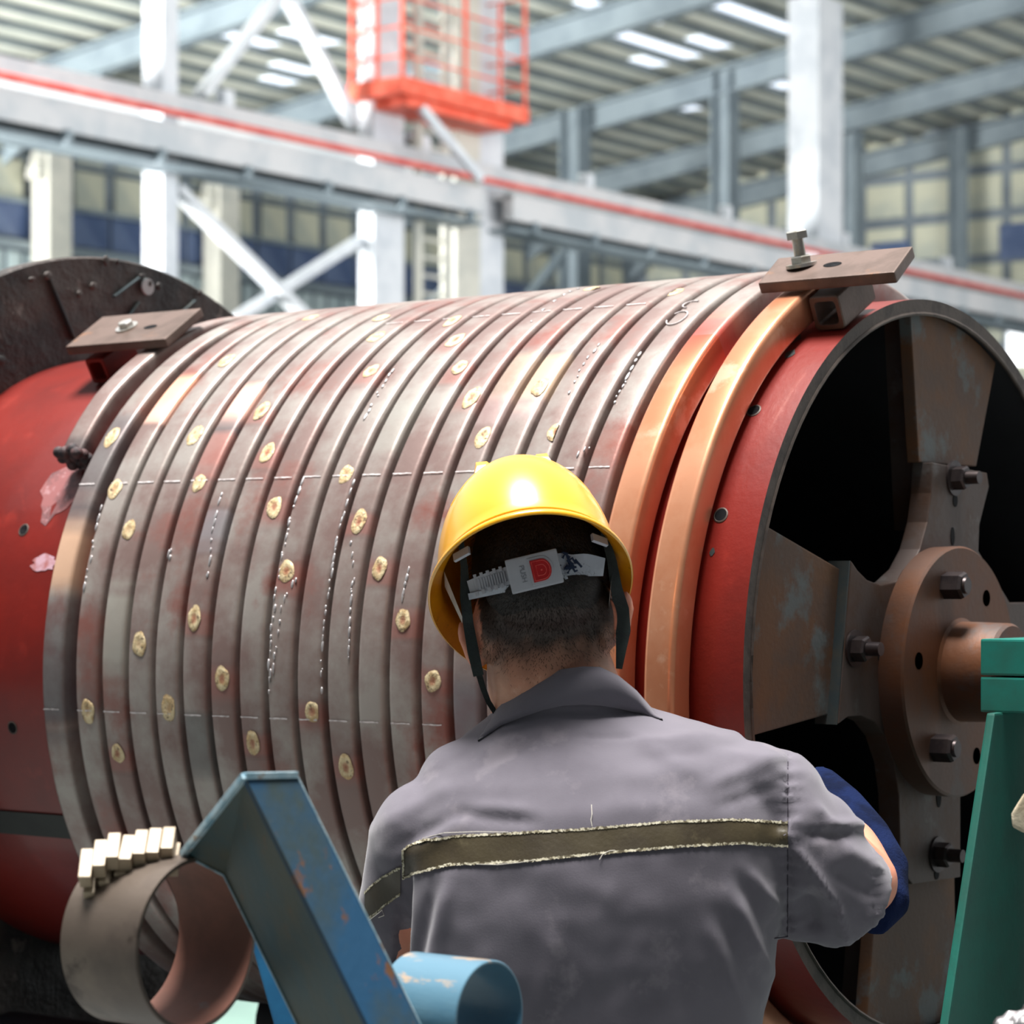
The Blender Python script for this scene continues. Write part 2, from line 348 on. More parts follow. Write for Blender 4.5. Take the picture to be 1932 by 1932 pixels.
# near-row columns
def boxcol(name, x0, x1, pieces, label, group, zt=15.0):
    t = thing(name, label, 'column', (XG-.3, on((x0+x1)/2, HZ, 0, XG).y, 0), group)
    for (a, c, m, nm, d) in pieces:
        pa, pb = on(a, HZ, 0, XG-.3), on(c, HZ, 0, XG-.3)
        MB().box((XG-.3-d/2, (pa.y+pb.y)/2, zt/2), (d, pb.y-pa.y, zt)).build(nm, m, t)
    return t
M_colR = M_white
def hcol(px0, px1, label, zt=13.0, depth=.34):
    # visible: web/-Y face on the left, +X flange on the right
    pa = on(px1, HZ, 0, XG-.30); 
    wtot = on(px1, HZ, 0, XG-.30).y
    pl = px0
    # -Y face spans px0..pm at y=const
    t = thing('white_column', label, 'column', (XG-.5, pa.y, 0), 'white columns carrying the crane beam')
    pm_ = px0 + (px1-px0)*.56
    qa = on(pm_, HZ, 0, XG-.30); qc = on(px1, HZ, 0, XG-.30)
    # depth in X so that its far edge projects at px0
    ql = on(px0, HZ, 1, qa.y)
    dx = qa.x - ql.x
    MB().box((qa.x-.025, (qa.y+qc.y)/2, zt/2), (.05, qc.y-qa.y, zt)).build('flange', M_white, t)
    MB().box((qa.x-dx+.025, (qa.y+qc.y)/2, zt/2), (.05, qc.y-qa.y, zt)).build('flange', M_white, t)
    MB().box((qa.x-dx/2, qa.y+.04, zt/2), (dx-.1, .05, zt)).build('web', M_white, t)
    return t
hcol(270, 336, 'white steel column left of the cross bracing, nearest of the white columns')
hcol(1487, 1590, 'wide white steel column behind the right end of the drum', zt=13.2)
# lattice column in the middle
t = thing('lattice_column', 'tall white built-up column carrying the orange platform, with a ladder inside', 'column', (XG-.5, 28, 0))
def colbox(t, px0, px1, m, nm, xx=XG-.3, d=.3, zt=13):
    a, c = on(px0, HZ, 0, xx), on(px1, HZ, 0, xx); return MB().box((xx-d/2, (a.y+c.y)/2, zt/2), (d, c.y-a.y, zt)).build(nm, m, t)
colbox(t, 705, 762, M_white, 'leg'); colbox(t, 906, 950, M_white, 'leg'); colbox(t, 862, 906, M_cream, 'side_plate', d=.1)
colbox(t, 788, 798, M_cream, 'ladder_stile', d=.08); colbox(t, 838, 850, M_cream, 'ladder_stile', d=.08)
a, c = on(790, HZ, 0, XG-.34), on(845, HZ, 0, XG-.34); rme = None
for k in range(30):
    z = 5.2 + k*.29
    if rme is None: o = MB().box((0,0,0), (.05, c.y-a.y, .05)).build('rung', M_cream, t, origin=(0,0,0)); rme = o.data
    else: o = share(t, rme, t, 'rung')
    o.location = Vector((XG-.34, (a.y+c.y)/2, z)) - Vector(t.location)
lm = MB(); a, c = on(762, HZ, 0, XG-.7), on(906, HZ, 0, XG-.7)
k = 0; z = 4.0
while z < 12.8:
    z2 = z + 1.5; p, q = (a, c) if k % 2 else (c, a)
    MB().bar((p.x, p.y, z), (q.x, q.y, z2), .07, .1).build('lacing_bar', M_grey, t); z = z2; k += 1
# orange platform and cage
t = thing('maintenance_platform', 'orange red maintenance platform with caged handrails on the lattice column', 'platform', tuple(P(830,190,39.2)))
pl = [P(668,185,39.9), P(868,158,39.9), P(988,188,38.9), P(800,215,38.9)]
z1 = P(828,186,39.4).z
corner = [on(668,178,0,XG-.55), on(860,178,0,XG-.9), on(990,178,0,XG+.45), on(806,178,0,XG+1.3)]
y0, y1 = on(716,178,0,XG).y, on(948,178,0,XG).y
ZP = gz(0) + (326-190)/F*39.5
MB().box((XG-.05, (y0+y1)/2, ZP), (1.1, y1-y0+.1, .26)).build('deck', M_orange, t, bevel=.02)
MB().box((XG-.05, (y0+y1)/2, ZP-.2), (.8, y1-y0-.5, .14)).build('deck_frame', M_orange, t, bevel=.02)
cn = [(XG-.55, y0), (XG-.55, y1), (XG+.45, y1), (XG+.45, y0)]
pts = []
for i in range(4):
    (ax, ay), (bx_, by_) = cn[i], cn[(i+1) % 4]
    for k in range(2):
        f = k/2; MB().tube([(ax+(bx_-ax)*f, ay+(by_-ay)*f, ZP), (ax+(bx_-ax)*f, ay+(by_-ay)*f, ZP+1.9)], .036, 8).build('rail_post', M_orange, t, smooth=True)
    for zz in (.45, .9, 1.35, 1.9):
        MB().tube([(ax, ay, ZP+zz), (bx_, by_, ZP+zz)], .020, 8).build('hand_rail', M_orange, t, smooth=True)
tag(MB().bar(P(795,203,39.0), P(908,339,39.6), .12, .12).build('platform_brace', M_white, origin=P(795,203,39.0)), 'short white diagonal strut under the orange platform', 'brace')
# diagonal braces
def onG(px, py, off=-.45): return on(px, py, 0, XG+off)
for (a, c, wd, lab) in [((528,-12),(378,180),.24,'white diagonal brace above the crane beam, leaning right'),
                        ((540,-12),(670,238),.24,'white diagonal brace above the crane beam, leaning left towards the lattice column'),
                        ((330,355),(590,612),.24,'white diagonal brace below the crane beam, falling to the right'),
                        ((700,439),(440,604),.22,'white diagonal brace below the crane beam, falling to the left')]:
    off_ = -.62 if c == (440,604) else -.45; u, v = onG(*a, off_), onG(*c, off_)
    tag(MB().bar(u, v, .12, wd, (1,0,0)).build('diagonal_brace', M_white, origin=u), lab, 'brace', 'white diagonal braces between the columns')
u, v = on(1062,478,0,-30.72), on(455,1241,0,-30.72)
tag(MB().bar(u, v, .12, .28, (1,0,0)).build('diagonal_brace', M_grey, origin=u), 'grey diagonal brace just above the coil, below the orange platform column', 'brace')
# unseen dark walls behind and beside the camera, added to block low sky light
struct(MB().box((0, -8.15, 6.5), (44, .3, 13)).build('shade_wall_front', M_shadewall))
struct(MB().box((9.15, 2, 6.5), (.3, 20, 13)).build('shade_wall_right', M_shadewall))

# ================================================================== THE DRUM
drum = thing('winding_drum', 'large red painted steel drum with rusty spoked end and black end disc', 'drum', (0, 0, ZC))
RD, XD = .55, -1.70
def ringpts(x, r, n=144): return [Vector((x, -r*math.cos(2*math.pi*k/n), ZC + r*math.sin(2*math.pi*k/n))) for k in range(n)]
# shell with a real slot on the left (dark groove) : angles -26.8..-31.4, x< -1.0
def shell():
    b = MB(); n = 180; xs = [XD, -1.35, -.9, -.45, -.012, 0.0]
    rings = [ringpts(x, RD if x < -.001 else RD-.0004, n) for x in xs]
    rings += [ringpts(0, .531, n), ringpts(-.25, .530, n), ringpts(XD, .528, n)]
    b.loft(rings, cap=False); return b
sh = shell().build('drum_shell', M_red, drum, smooth=40)
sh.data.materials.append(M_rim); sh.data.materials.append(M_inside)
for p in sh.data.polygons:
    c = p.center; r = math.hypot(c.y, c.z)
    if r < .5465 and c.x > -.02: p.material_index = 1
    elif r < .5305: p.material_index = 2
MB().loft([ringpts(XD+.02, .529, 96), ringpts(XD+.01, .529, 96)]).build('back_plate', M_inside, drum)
# weld bead round the rim
MB().tube([p for p in ringpts(-.001, .5285, 96)] + [ringpts(-.001,.5285,96)[0]], .0032, 6, cap=False).build('weld_bead', M_rim, drum, smooth=True)
# black end disc with irregular lower relief
dr = [[(XD, .54), (XD, .742), (XD-.035, .742), (XD-.035, .54)]]
b = MB(); n = 160
b.loft([ringpts(XD+.0, .53, n), ringpts(XD, .738, n), ringpts(XD-.004, .742, n), ringpts(XD-.036, .742, n), ringpts(XD-.04, .73, n), ringpts(XD-.04, .53, n)], cap=False)
b.build('end_disc', M_black, drum, smooth=40)
for (px, py, s) in [(90,520,.012),(60,527,.008),(176,540,.010),(200,492,.012),(222,494,.008),(282,535,.012),(300,540,.008),(378,553,.009),(150,555,.007),(2,680,.012),(268,520,.007)]:
    q = on(px, py, 0, XD+.006); MB().ellipsoid(q, [Vector((.003,0,0)), Vector((0,s*rnd.uniform(.6,1.3),s*.4)), Vector((0,-s*.3,s*rnd.uniform(.5,1)))], 10, 6).build('weld_lump', M_black, drum, smooth='all')
for (a, c) in [((90,520),(140,640)),((235,608),(262,570)),((340,592),(368,567)),((268,520),(215,560))]:
    MB().bar(on(*a,0,XD+.004), on(*c,0,XD+.004), .004, .009, (1,0,0)).build('weld_scar', M_edge, drum, bevel=.002)
# disc hole seen as a lighter plug
q = on(277, 541, 0, XD+.004); MB().tube([q, q+Vector((.004,0,0))], .016, 16).build('disc_hole', M_clad, drum, smooth=True)
# dark channel let into the shell at the left
b = MB(); rr = []
for a in (-31.6, -30, -28.4, -26.8): rr.append([cyl(-1.66, a, .553), cyl(-1.12, a, .553)])
b.loft(rr, closed=False); b.build('keyway_strip', mat('dark_green_steel', (38,42,40), (30,32,32), scale=9, rough=.6), drum)
for (px, py) in [(1422,775),(1360,972),(45,1000),(24,1373)]:
    X, a = cylhit(px, py, RD); n_ = (cyl(0,a,1) - Vector((0,0,ZC))).normalized(); c = cyl(X, a, RD)
    t1 = Vector((1,0,0)); t2 = n_.cross(t1)
    ri = [[c + n_*h + (t1*math.cos(k*math.pi/10) + t2*math.sin(k*math.pi/10))*r for k in range(20)] for r, h in ((.0112,.0006),(.0095,.0012),(.0085,.0008))]
    MB().loft(ri, cap=False).build('hole_rim', M_rim, drum, smooth=True)
    MB().loft([[c + n_*.0010 + (t1*math.cos(k*math.pi/10) + t2*math.sin(k*math.pi/10))*r for k in range(20)] for r in (.0088,.0001)]).build('bolt_hole', M_inside, drum)
# paint chips and the scorched mark near the coil end
for (px, py, s) in [(1500,640,.010),(1490,668,.008),(1344,1042,.004)]:
    X, a = cylhit(px, py, RD); n_ = (cyl(0,a,1) - Vector((0,0,ZC))).normalized(); c = cyl(X,a,RD+.0006); t2 = n_.cross(Vector((1,0,0)))
    MB().add([c + Vector((1,0,0))*s*math.cos(k*math.pi/5)*rnd.uniform(.7,1.2) + t2*s*1.6*math.sin(k*math.pi/5)*rnd.uniform(.6,1.1) for k in range(10)], [range(10)]).build('paint_chip', M_edge, drum)
def patch(px, py, sx, sa, m, name, parent, r=RD+.0008, n=22, rag=.25):
    X, a = cylhit(px, py, r); vs = [cyl(X, a, r)]
    for k in range(n):
        f = 1 + rnd.uniform(-rag, rag); t = 2*math.pi*k/n; vs.append(cyl(X + sx*f*math.cos(t), a + math.degrees(sa*f*math.sin(t)/r), r))
    return MB().add(vs, [(0, 1+k, 1+(k+1) % n) for k in range(n)]).build(name, m, parent, smooth=True)
M_scorch = mat('scorched_paint', (150,96,96), (112,78,80), (172,130,132), scale=26, rough=.5)
patch(118, 925, .045, .055, M_scorch, 'scorch_mark', drum)
patch(85, 1062, .03, .014, mat('pink_primer', (196,160,172), (170,110,110), scale=40, rough=.4), 'primer_smear', drum)
# end plates (4 spokes) on plane x=-.02, web plates behind
XP = -.012
def polyX(pts, X): return [on(a, b_, 0, X) for a, b_ in pts]
def arcrim(px0, py0, px1, py1, X, r=.529, n=10):
    p, q = on(px0, py0, 0, X), on(px1, py1, 0, X); a0 = math.atan2(p.z-ZC, p.y); a1 = math.atan2(q.z-ZC, q.y)
    return [Vector((X, r*math.cos(a0+(a1-a0)*k/n), ZC + r*math.sin(a0+(a1-a0)*k/n))) for k in range(n+1)]
tp = arcrim(1885,655,1718,597,XP) + polyX([(1734,872),(1842,880)], XP)
MB().prism(tp, (-.02,0,0)).build('spoke_plate', M_rust, drum, bevel=.002)
p, q = on(1434,985,0,XP), on(1406,1392,0,XP)
a0, a1 = math.atan2(p.z-ZC,p.y) % (2*math.pi), math.atan2(q.z-ZC,q.y) % (2*math.pi)
lp = [Vector((XP, .529*math.cos(a0+(a1-a0)*k/12), ZC+.529*math.sin(a0+(a1-a0)*k/12))) for k in range(13)] + polyX([(1572,1345),(1592,1078)], XP)
MB().prism(lp, (-.02,0,0)).build('spoke_plate', M_rust, drum, bevel=.002)
p, q = on(1640,1898,0,XP), on(1806,1925,0,XP)
a0, a1 = math.atan2(p.z-ZC,p.y), math.atan2(q.z-ZC,q.y)
bp = [Vector((XP, .529*math.cos(a0+(a1-a0)*k/10), ZC+.529*math.sin(a0+(a1-a0)*k/10))) for k in range(11)] + polyX([(1800,1600),(1660,1600)], XP)
MB().prism(bp, (-.02,0,0)).build('spoke_plate', M_rust, drum, bevel=.002)
rp = [Vector((XP, -v.y, 2*ZC - v.z)) for v in lp]
MB().prism(rp, (-.02,0,0)).build('spoke_plate', M_rust, drum, bevel=.002)
# web plates running into the drum behind the left edges of top and bottom plates
u, v = on(1719,597,0,XP-.02), on(1738,1000,0,XP-.02)
MB().prism([u, v, v+Vector((-.045,0,0)), u+Vector((-.045,0,0))], (0,.012,0)).build('web_plate', M_rustdk, drum)
u, v = on(1640,1890,0,XP-.02), on(1662,1560,0,XP-.02)
MB().prism([u, v, v+Vector((-.045,0,0)), u+Vector((-.045,0,0))], (0,.012,0)).build('web_plate', M_rustdk, drum)
# spider bracket (four arms, concave sides)
XS = .004
arm_tl = [(1606,1058),(1618,1076),(1636,1094),(1662,1104),(1690,1098),(1716,1074),(1736,1036),(1750,985),(1757,930),(1760,872)]
arm_bl = [(1582,1366),(1600,1352),(1625,1350),(1650,1362),(1672,1390),(1688,1440),(1696,1500),(1698,1570),(1700,1640),(1722,1668)]
top_end = [(1862,892),(1866,918),(1848,990),(1846,1040)]
q1 = polyX(arm_tl, XS); q2 = polyX(top_end, XS); q3 = polyX(arm_bl, XS)
C0 = Vector((XS, 0, ZC))
right_up = [C0 + Vector((0, .25, .10)), C0 + Vector((0,.34,.10)), C0 + Vector((0,.34,-.10)), C0 + Vector((0,.25,-.11))]
be = polyX([(1812,1655),(1812,1570),(1812,1500)], XS)
poly = q1 + q2 + right_up + be[::-1] + q3[::-1]
MB().prism(poly, (-.034,0,0)).build('spider_bracket', M_rustdk, drum, bevel=.002)
# darker cut edge along left arm end
u, v = on(1606,1058,0,XS), on(1581,1367,0,XS)
MB().prism([u+Vector((-.001,-.0035,0)), v+Vector((-.001,-.0035,0)), v+Vector((-.001,.000,0)), u+Vector((-.001,.0,0))], (-.034,0,0)).build('arm_end_edge', M_edge, drum)
for (px, py, w_, h_) in [(1803,944,14,26),(1798,1012,12,36),(1664,1238,20,26),(1772,1503,14,42),(1768,1648,14,24)]:
    c = on(px, py, 0, XS+.001); s = 3.66/F
    ps = [c + Vector((0, w_*s/.72*.5*math.cos(t), h_*s*.5*math.sin(t))) for t in [k*math.pi/8 for k in range(16)]]
    MB().prism(ps, (-.002,0,0)).build('slot', M_inside, drum)
def hexbolt(c, ax, r, h, m, parent, name='bolt', washer=True, shank=None, hollow=False):
    ax = Vector(ax).normalized(); u = ax.cross(Vector((0,0,1))); u = u if u.length > .1 else ax.cross(Vector((1,0,0))); u.normalize(); v = ax.cross(u)
    b = MB()
    def hx(d, rr, n=6, ph=.3): return [c + ax*d + (u*math.cos(2*math.pi*k/n+ph) + v*math.sin(2*math.pi*k/n+ph))*rr for k in range(n)]
    b.loft([hx(0, r), hx(h*.86, r), hx(h, r*.88)])
    if hollow: b.loft([hx(h+.0002, r*.62, 18), hx(h+.004, r*.58, 18)])
    if washer: b.loft([hx(-.002, r*1.45, 24), hx(.003, r*1.45, 24)])
    if shank: b.loft([hx(h*.9, r*.55, 16), hx(h+shank, r*.52, 16)])
    return b.build(name, m, parent, smooth=25)
for (px, py) in [(1800,902),(1612,1224),(1768,1612)]:
    hexbolt(on(px, py, 0, XS), (1,0,0), .0185, .022, M_bolt, drum, 'arm_bolt', shank=.02)
# hub flange, boss, shaft
n = 96
MB().loft([ringpts(-.03,.15,n), ringpts(.004,.184,n), ringpts(.040,.185,n), ringpts(.0435,.182,n), ringpts(.0435,.078,n)]).build('hub_flange', M_hub, drum, smooth=30)
MB().loft([ringpts(.043,.080,n), ringpts(.047,.074,n), ringpts(.12,.072,n), ringpts(.125,.068,n), ringpts(.125,.050,n)]).build('hub_boss', M_hub, drum, smooth=30)
MB().loft([ringpts(-.3,.046,48), ringpts(.56,.046,48)]).build('shaft', mat('shaft_steel', (150,110,96), (120,90,80), scale=20, rough=.35, metal=.6), drum, smooth=30)
for ang in (52, 172, 292):
    c = Vector((.0437, .137*math.cos(R_(ang)), ZC + .137*math.sin(R_(ang))))
    MB().loft([[c + Vector((0, r*math.cos(k*math.pi/12), r*math.sin(k*math.pi/12))) for k in range(24)] for r in (.0125,.0001)]).build('flange_hole', M_inside, drum)
for ang in (112, 232, 352):
    hexbolt(Vector((.0435, .137*math.cos(R_(ang)), ZC + .137*math.sin(R_(ang)))), (1,0,0), .0205, .032, M_bolt, drum, 'flange_bolt', washer=False, hollow=True)

# ================================================================== THE COIL
coil = thing('copper_coil', 'brown oxidised copper conductor coiled round the red drum, with two bright turns', 'coil', (-.7, 0, ZC))
RC = .608
K = [(35,-1.340),(388,-1.249),(731,-1.179)] + [(731+360*k, -1.179+.0572*k) for k in range(1,16)] + [(6491,-.262),(6851,-.204),(7211,-.117),(7272,-.104)]
kx = np.array([a for a, _ in K], float); ky = np.array([b_ for _, b_ in K])
def xleft(ph): return float(np.interp(ph, kx, ky))
WD = .0465
prof = []
for (u, v) in ((0,0),(1,0),(1,1),(0,1)):        # rounded rectangle : axial 0..WD, radial .560.. .608
    cu, cv = (WD-.0075 if u else .0075), (.608-.0075 if v else .560+.0075)
    for k in range(4):
        t = {(0,0):180,(1,0):270,(1,1):0,(0,1):90}[(u,v)] + k*30; prof.append((cu + .0075*math.cos(R_(t)), cv + .0075*math.sin(R_(t))))
SPOTS = [(868,693),(892,750),(1022,730),(1057,815),(912,825),(505,855),(368,822),(655,895),(376,912),(518,957),(678,984),(242,1000),(215,923),(212,825),(717,1072),(541,1077),(367,1167),(761,1170),(264,1215),(421,1281),(818,1285),(168,1342),(320,1336),(592,1343),(223,1422),(478,1403),(655,1448),(494,775),(700,700),(708,636),(720,600),(857,605),(860,642),(428,680),(585,600),(1120,545),(1265,552),(735,1590)]
RED = {0,1,3,5,9,10,14,15,16,17,19,20,23,24,25,26,27,28,31,32}
turns = []; s0 = 35
edges_ = [35] + [270+360*k for k in range(0, 20)]
edges_ = [e for e in edges_ if e < 7272] + [7272]
PATCH = []                                        # (X, a, half length deg, colour, strength)
def addp(px, py, L, col, st, wx=.022): X, a = cylhit(px, py, RC); PATCH.append((X, a, L, lin(col), st, wx))
for i, (px, py) in enumerate(SPOTS):
    if i in RED: addp(px+3, py+8, 2.4, (158,98,88), .55, .014)
addp(322,760,5.5,(246,196,176),1.0); addp(345,735,5.0,(250,190,160),.9)
addp(462,765,5.5,(246,200,184),1.0); addp(440,800,2.2,(96,88,92),.8,.012); addp(400,850,5,(176,110,100),.6)
addp(1000,705,6.0,(236,205,172),.95); addp(960,770,3,(206,176,176),.6)
addp(118,1050,6,(232,190,160),.95); addp(75,1250,13,(74,78,88),.7); addp(175,860,12,(92,92,96),.6); addp(120,850,4,(60,52,56),.7)
addp(212,1190,8,(184,182,172),.7); addp(730,800,6,(176,176,168),.5); addp(655,760,5,(172,166,160),.45); addp(395,1000,4,(150,150,156),.6); addp(885,1370,9,(118,116,124),.7); addp(380,1400,6,(100,104,104),.6)
addp(262,730,6,(160,156,148),.5); addp(1120,840,3,(150,96,84),.5)
copper_from = 6851 + 42                           # heat tint boundary on the turn before last
COLT = (lin((70,62,70)), lin((200,70,60)))
def tint(X, ph, a, Rr):
    r = Vector((0,0,0)); al = 0.0
    for (PX, PA, L, c, st, wx) in PATCH:
        if abs(X - PX) < wx + .012:
            d = abs(((a - PA + 180) % 360) - 180) / L; e = max(0, abs(X-PX) - wx)/.012
            wgt = st * max(0, 1 - max(0, d*1.0 + .5*noise.noise(Vector((X*60, a*.5, 0))) - .55)/.45) * (1-e)
            wgt = min(1, wgt)
            if wgt > 0: r = r*(1-wgt) + Vector(c)*wgt; al = max(al, wgt)
    return r/max(al, 1e-6) if al > 0 else r, al
for ti in range(len(edges_)-1):
    p0, p1 = edges_[ti], edges_[ti+1]
    phs = []; ph = p0
    while ph < p1:
        phs.append(ph); a = ((ph + 180) % 360) - 180
        ph += 1.2 if -40 < a < 80 else 4
    phs.append(p1)
    b = MB(); rings = []; meta = []
    for ph in phs:
        wob = .0012*noise.noise(Vector((ph*.02, ti*3.1, 0)))
        end = 0.0
        if ph < 47: end = (47-ph)/12*.010
        X0 = xleft(ph) + wob; ring = []
        for (u, v) in prof:
            dr_ = .0009*noise.noise(Vector((ph*.05, ti*7.7, 5)))
            ring.append(cyl(X0 + u, ph, v + dr_ - end*(1 if v > .58 else -.3))); meta.append((X0+WD/2, ph, ((ph+180) % 360)-180))
        rings.append(ring)
    b.loft(rings)
    coppery = p0 > copper_from - 300
    last = ti >= len(edges_)-3
    o = b.build('coil_turn', M_coil, coil, smooth=50)
    me = o.data; me.materials.append(M_copper)
    ca = me.color_attributes.new('tint', 'FLOAT_COLOR', 'POINT')
    if not coppery:
        for i_, (X, ph, a) in enumerate(meta):
            if -60 < a < 85:
                c, al = tint(X, ph, a, RC); ca.data[i_].color = (c[0], c[1], c[2], al)
            else: ca.data[i_].color = (0,0,0,0)
    else:
        for i_, (X, ph, a) in enumerate(meta):
            ca.data[i_].color = (0,0,0,0)
            d = ph - copper_from
            if abs(d) < 9: 
                k = max(0, 1-abs(d)/9); ca.data[i_].color = (*(lin((206,84,70)) if d < 3 else lin((220,120,90))), k*.85)
        # brown part before the heat tint is oxidised: material by face
        nv = len(prof)
        for p in me.polygons:
            ph = meta[min(p.vertices[0], len(meta)-1)][1]
            # helix winds up the front, so the part above the tint on the turn before last is dark
            dark = (copper_from - 9 < ph < 6851 + 330) and False
            p.material_index = 1
    turns.append((p0, p1, o))
# the turn before the last: front half below ~48 deg is bright, above it (towards the top) is dark, and the last turn is bright again
for (p0, p1, o) in turns:
    me = o.data; nv = len(prof)
    for p in me.polygons:
        i0 = p.vertices[0] // nv
    if p1 > 6851-100:
        phl = []; ph = p0
        while ph < p1:
            phl.append(ph); a = ((ph+180) % 360)-180; ph += 1.2 if -40 < a < 80 else 4
        phl.append(p1)
        for p in me.polygons:
            ph = phl[min(min(p.vertices)//nv, len(phl)-1)]
            dark = ph < 6851-81 or (copper_from - 2 < ph < 6851+150)
            p.material_index = 0 if dark else 1
coil_top = None
def turn_of(X, a):
    best = None
    for (p0, p1, o) in turns:
        for k in range(-1, 21):
            ph = a + 360*k
            if p0 <= ph <= p1:
                d = abs(xleft(ph) + WD/2 - X)
                if best is None or d < best[0]: best = (d, o, ph)
    return best
# braze spots: low rough mounds
for i, (px, py) in enumerate(SPOTS):
    X, a = cylhit(px, py, RC); d, o, ph = turn_of(X, a); Xc = X*.75 + (xleft(ph)+WD/2)*.25
    b = MB(); n = 18; vs = [cyl(Xc, a, RC+.0009)]; cols = [(*lin((150,74,58)), .85 if i in RED else .25)]
    sx, sa = rnd.uniform(.0105,.0135), rnd.uniform(.0135,.0185)
    ph0 = rnd.uniform(0, 6)
    for j, (f, h, cc, al) in enumerate(((.38,.0006,(176,110,84),.6 if i in RED else .2),(.70,.0014,(226,204,156),0),(1.0,.0008,(200,170,120),0),(1.15,.0001,(120,92,80),.6))):
        for k in range(n):
            t = 2*math.pi*k/n; g = f*(1 + .22*noise.noise(Vector((math.cos(t)*1.3+i*3, math.sin(t)*1.3, j*.4))))
            xx = min(max(Xc + sx*g*math.cos(t), xleft(ph)+.002), xleft(ph)+WD-.004)
            vs.append(cyl(xx, a + math.degrees(sa*g*math.sin(t)/RC), RC+.0006+h*rnd.uniform(.6,1.3))); cols.append((*lin(cc), al))
    fs = [(0, 1+k, 1+(k+1) % n) for k in range(n)]
    for j in range(3):
        for k in range(n): fs.append((1+j*n+k, 1+(j+1)*n+k, 1+(j+1)*n+(k+1) % n, 1+j*n+(k+1) % n))
    b.add(vs, fs); so = b.build('braze_spot', M_spot, o, smooth='all')
    ca = so.data.color_attributes.new('tint', 'FLOAT_COLOR', 'POINT')
    for j, c in enumerate(cols): ca.data[j].color = c
# chalk lines, one dash per turn
for ang, w_, kmin, kmax in ((28.35,.0026,1,18),(-6.45,.0026,1,14),(63.0,.0026,8,16)):
    for k in range(kmin, kmax+1):
        ph = ang + 360*k
        if ph < 35 or ph > 7272: continue
        X0 = xleft(ph); bst = turn_of(X0+WD/2, ang)
        b = MB(); m_ = 7; r1 = []
        for j in range(m_+1):
            xx = X0 + .005 + (WD-.012)*j/m_; aa = ang + rnd.uniform(-.03,.03)
            hw = math.degrees(w_/2/RC)*rnd.uniform(.5,1.1)
            r1.append([cyl(xx, aa-hw, RC+.0014), cyl(xx, aa+hw, RC+.0014)])
        b.loft(r1, closed=False); b.build('chalk_dash', M_chalk, bst[1])
# chalk loop on the last brown turn
def chalk_curve(pts, parent_pt, wd=.0016, nm='chalk_mark'):
    q = [cylhit(*p, RC) for p in pts]; o = turn_of(q[0][0], q[0][1])[1]
    MB().tube([cyl(x_, a_, RC+.001) for x_, a_ in q], wd, 5).build(nm, M_chalk, o)
Xm, Am = cylhit(1262, 602, RC); Xm = -.241
for (cx_, ca_, rx_, ra_, t0_, t1_) in ((Xm, Am, .0145, .020, -160, 150), (Xm, Am+4.2, .013, .012, 60, 270)):
    o = turn_of(cx_, ca_)[1]
    MB().tube([cyl(cx_ + rx_*math.cos(R_(t)), ca_ + math.degrees(ra_*math.sin(R_(t))/RC), RC+.0014) for t in range(t0_, t1_, 12)], .0011, 6).build('chalk_mark', M_chalk, o)
bo_ = MB()
for k in range(16):
    c = cyl(-1.338 + .0455*(k % 4)/3.2, 35.2 + rnd.uniform(-.5,.6), .564 + .036*(k//4)/3); s_ = rnd.uniform(.009,.013)
    bo_.ellipsoid(c, [Vector((s_,0,0)), Vector((0,s_*.9,0)), Vector((0,0,s_*.9))], 9, 6)
bo_.build('burnt_end', mat('burnt_copper', (44,38,42), (90,62,62), scale=50, rough=.7, bump=.8, bscale=120), turns[0][2], smooth='all')
# solder drips running along the turns
for (pts, n_) in [([(572,905),(545,990),(527,1080),(512,1200),(508,1300)], 26), ([(665,915),(640,1000),(625,1090),(612,1180),(606,1300)], 26), ([(662,1025),(668,1095),(664,1120),(660,1190),(658,1240)], 14),
                  ([(420,930),(405,985),(398,1040),(390,1090)], 10), ([(770,1070),(766,1100),(762,1130)], 6), ([(190,960),(178,1010),(170,1060),(158,1110)], 9), ([(1000,610),(1060,560),(1090,545)], 6),
                  ([(560,1090),(535,1130),(525,1200),(516,1260)], 10), ([(1160,760),(1180,720),(1205,670)], 9), ([(1075,740),(1100,690),(1130,650)], 8), ([(1112,845),(1095,853)], 3), ([(320,1040),(322,1050)], 3),([(740,700),(715,740),(690,790)], 9)]:
    q = [Vector((*cylhit(*p, RC), 0)) for p in pts]; o = turn_of(q[0][0], q[0][1])[1]; b = MB()
    for k in range(n_):
        f = k/(n_-1+1e-9)*(len(q)-1); j = min(int(f), len(q)-2); v = q[j].lerp(q[j+1], f-j)
        v.x += rnd.gauss(0,.0012); v.y += rnd.gauss(0,.3); c = cyl(v.x, v.y, RC+.0006); s = rnd.uniform(.0012,.0026)
        tdir = (cyl(0, v.y+1, RC)-cyl(0, v.y, RC)).normalized(); nd = (c-Vector((v.x,0,ZC))).normalized()
        b.ellipsoid(c, [Vector((s,0,0)), tdir*s*rnd.uniform(1.5,4.5), nd*.0013], 7, 4)
    so = b.build('solder_drip', M_solder, o, smooth='all'); so['kind'] = 'stuff'

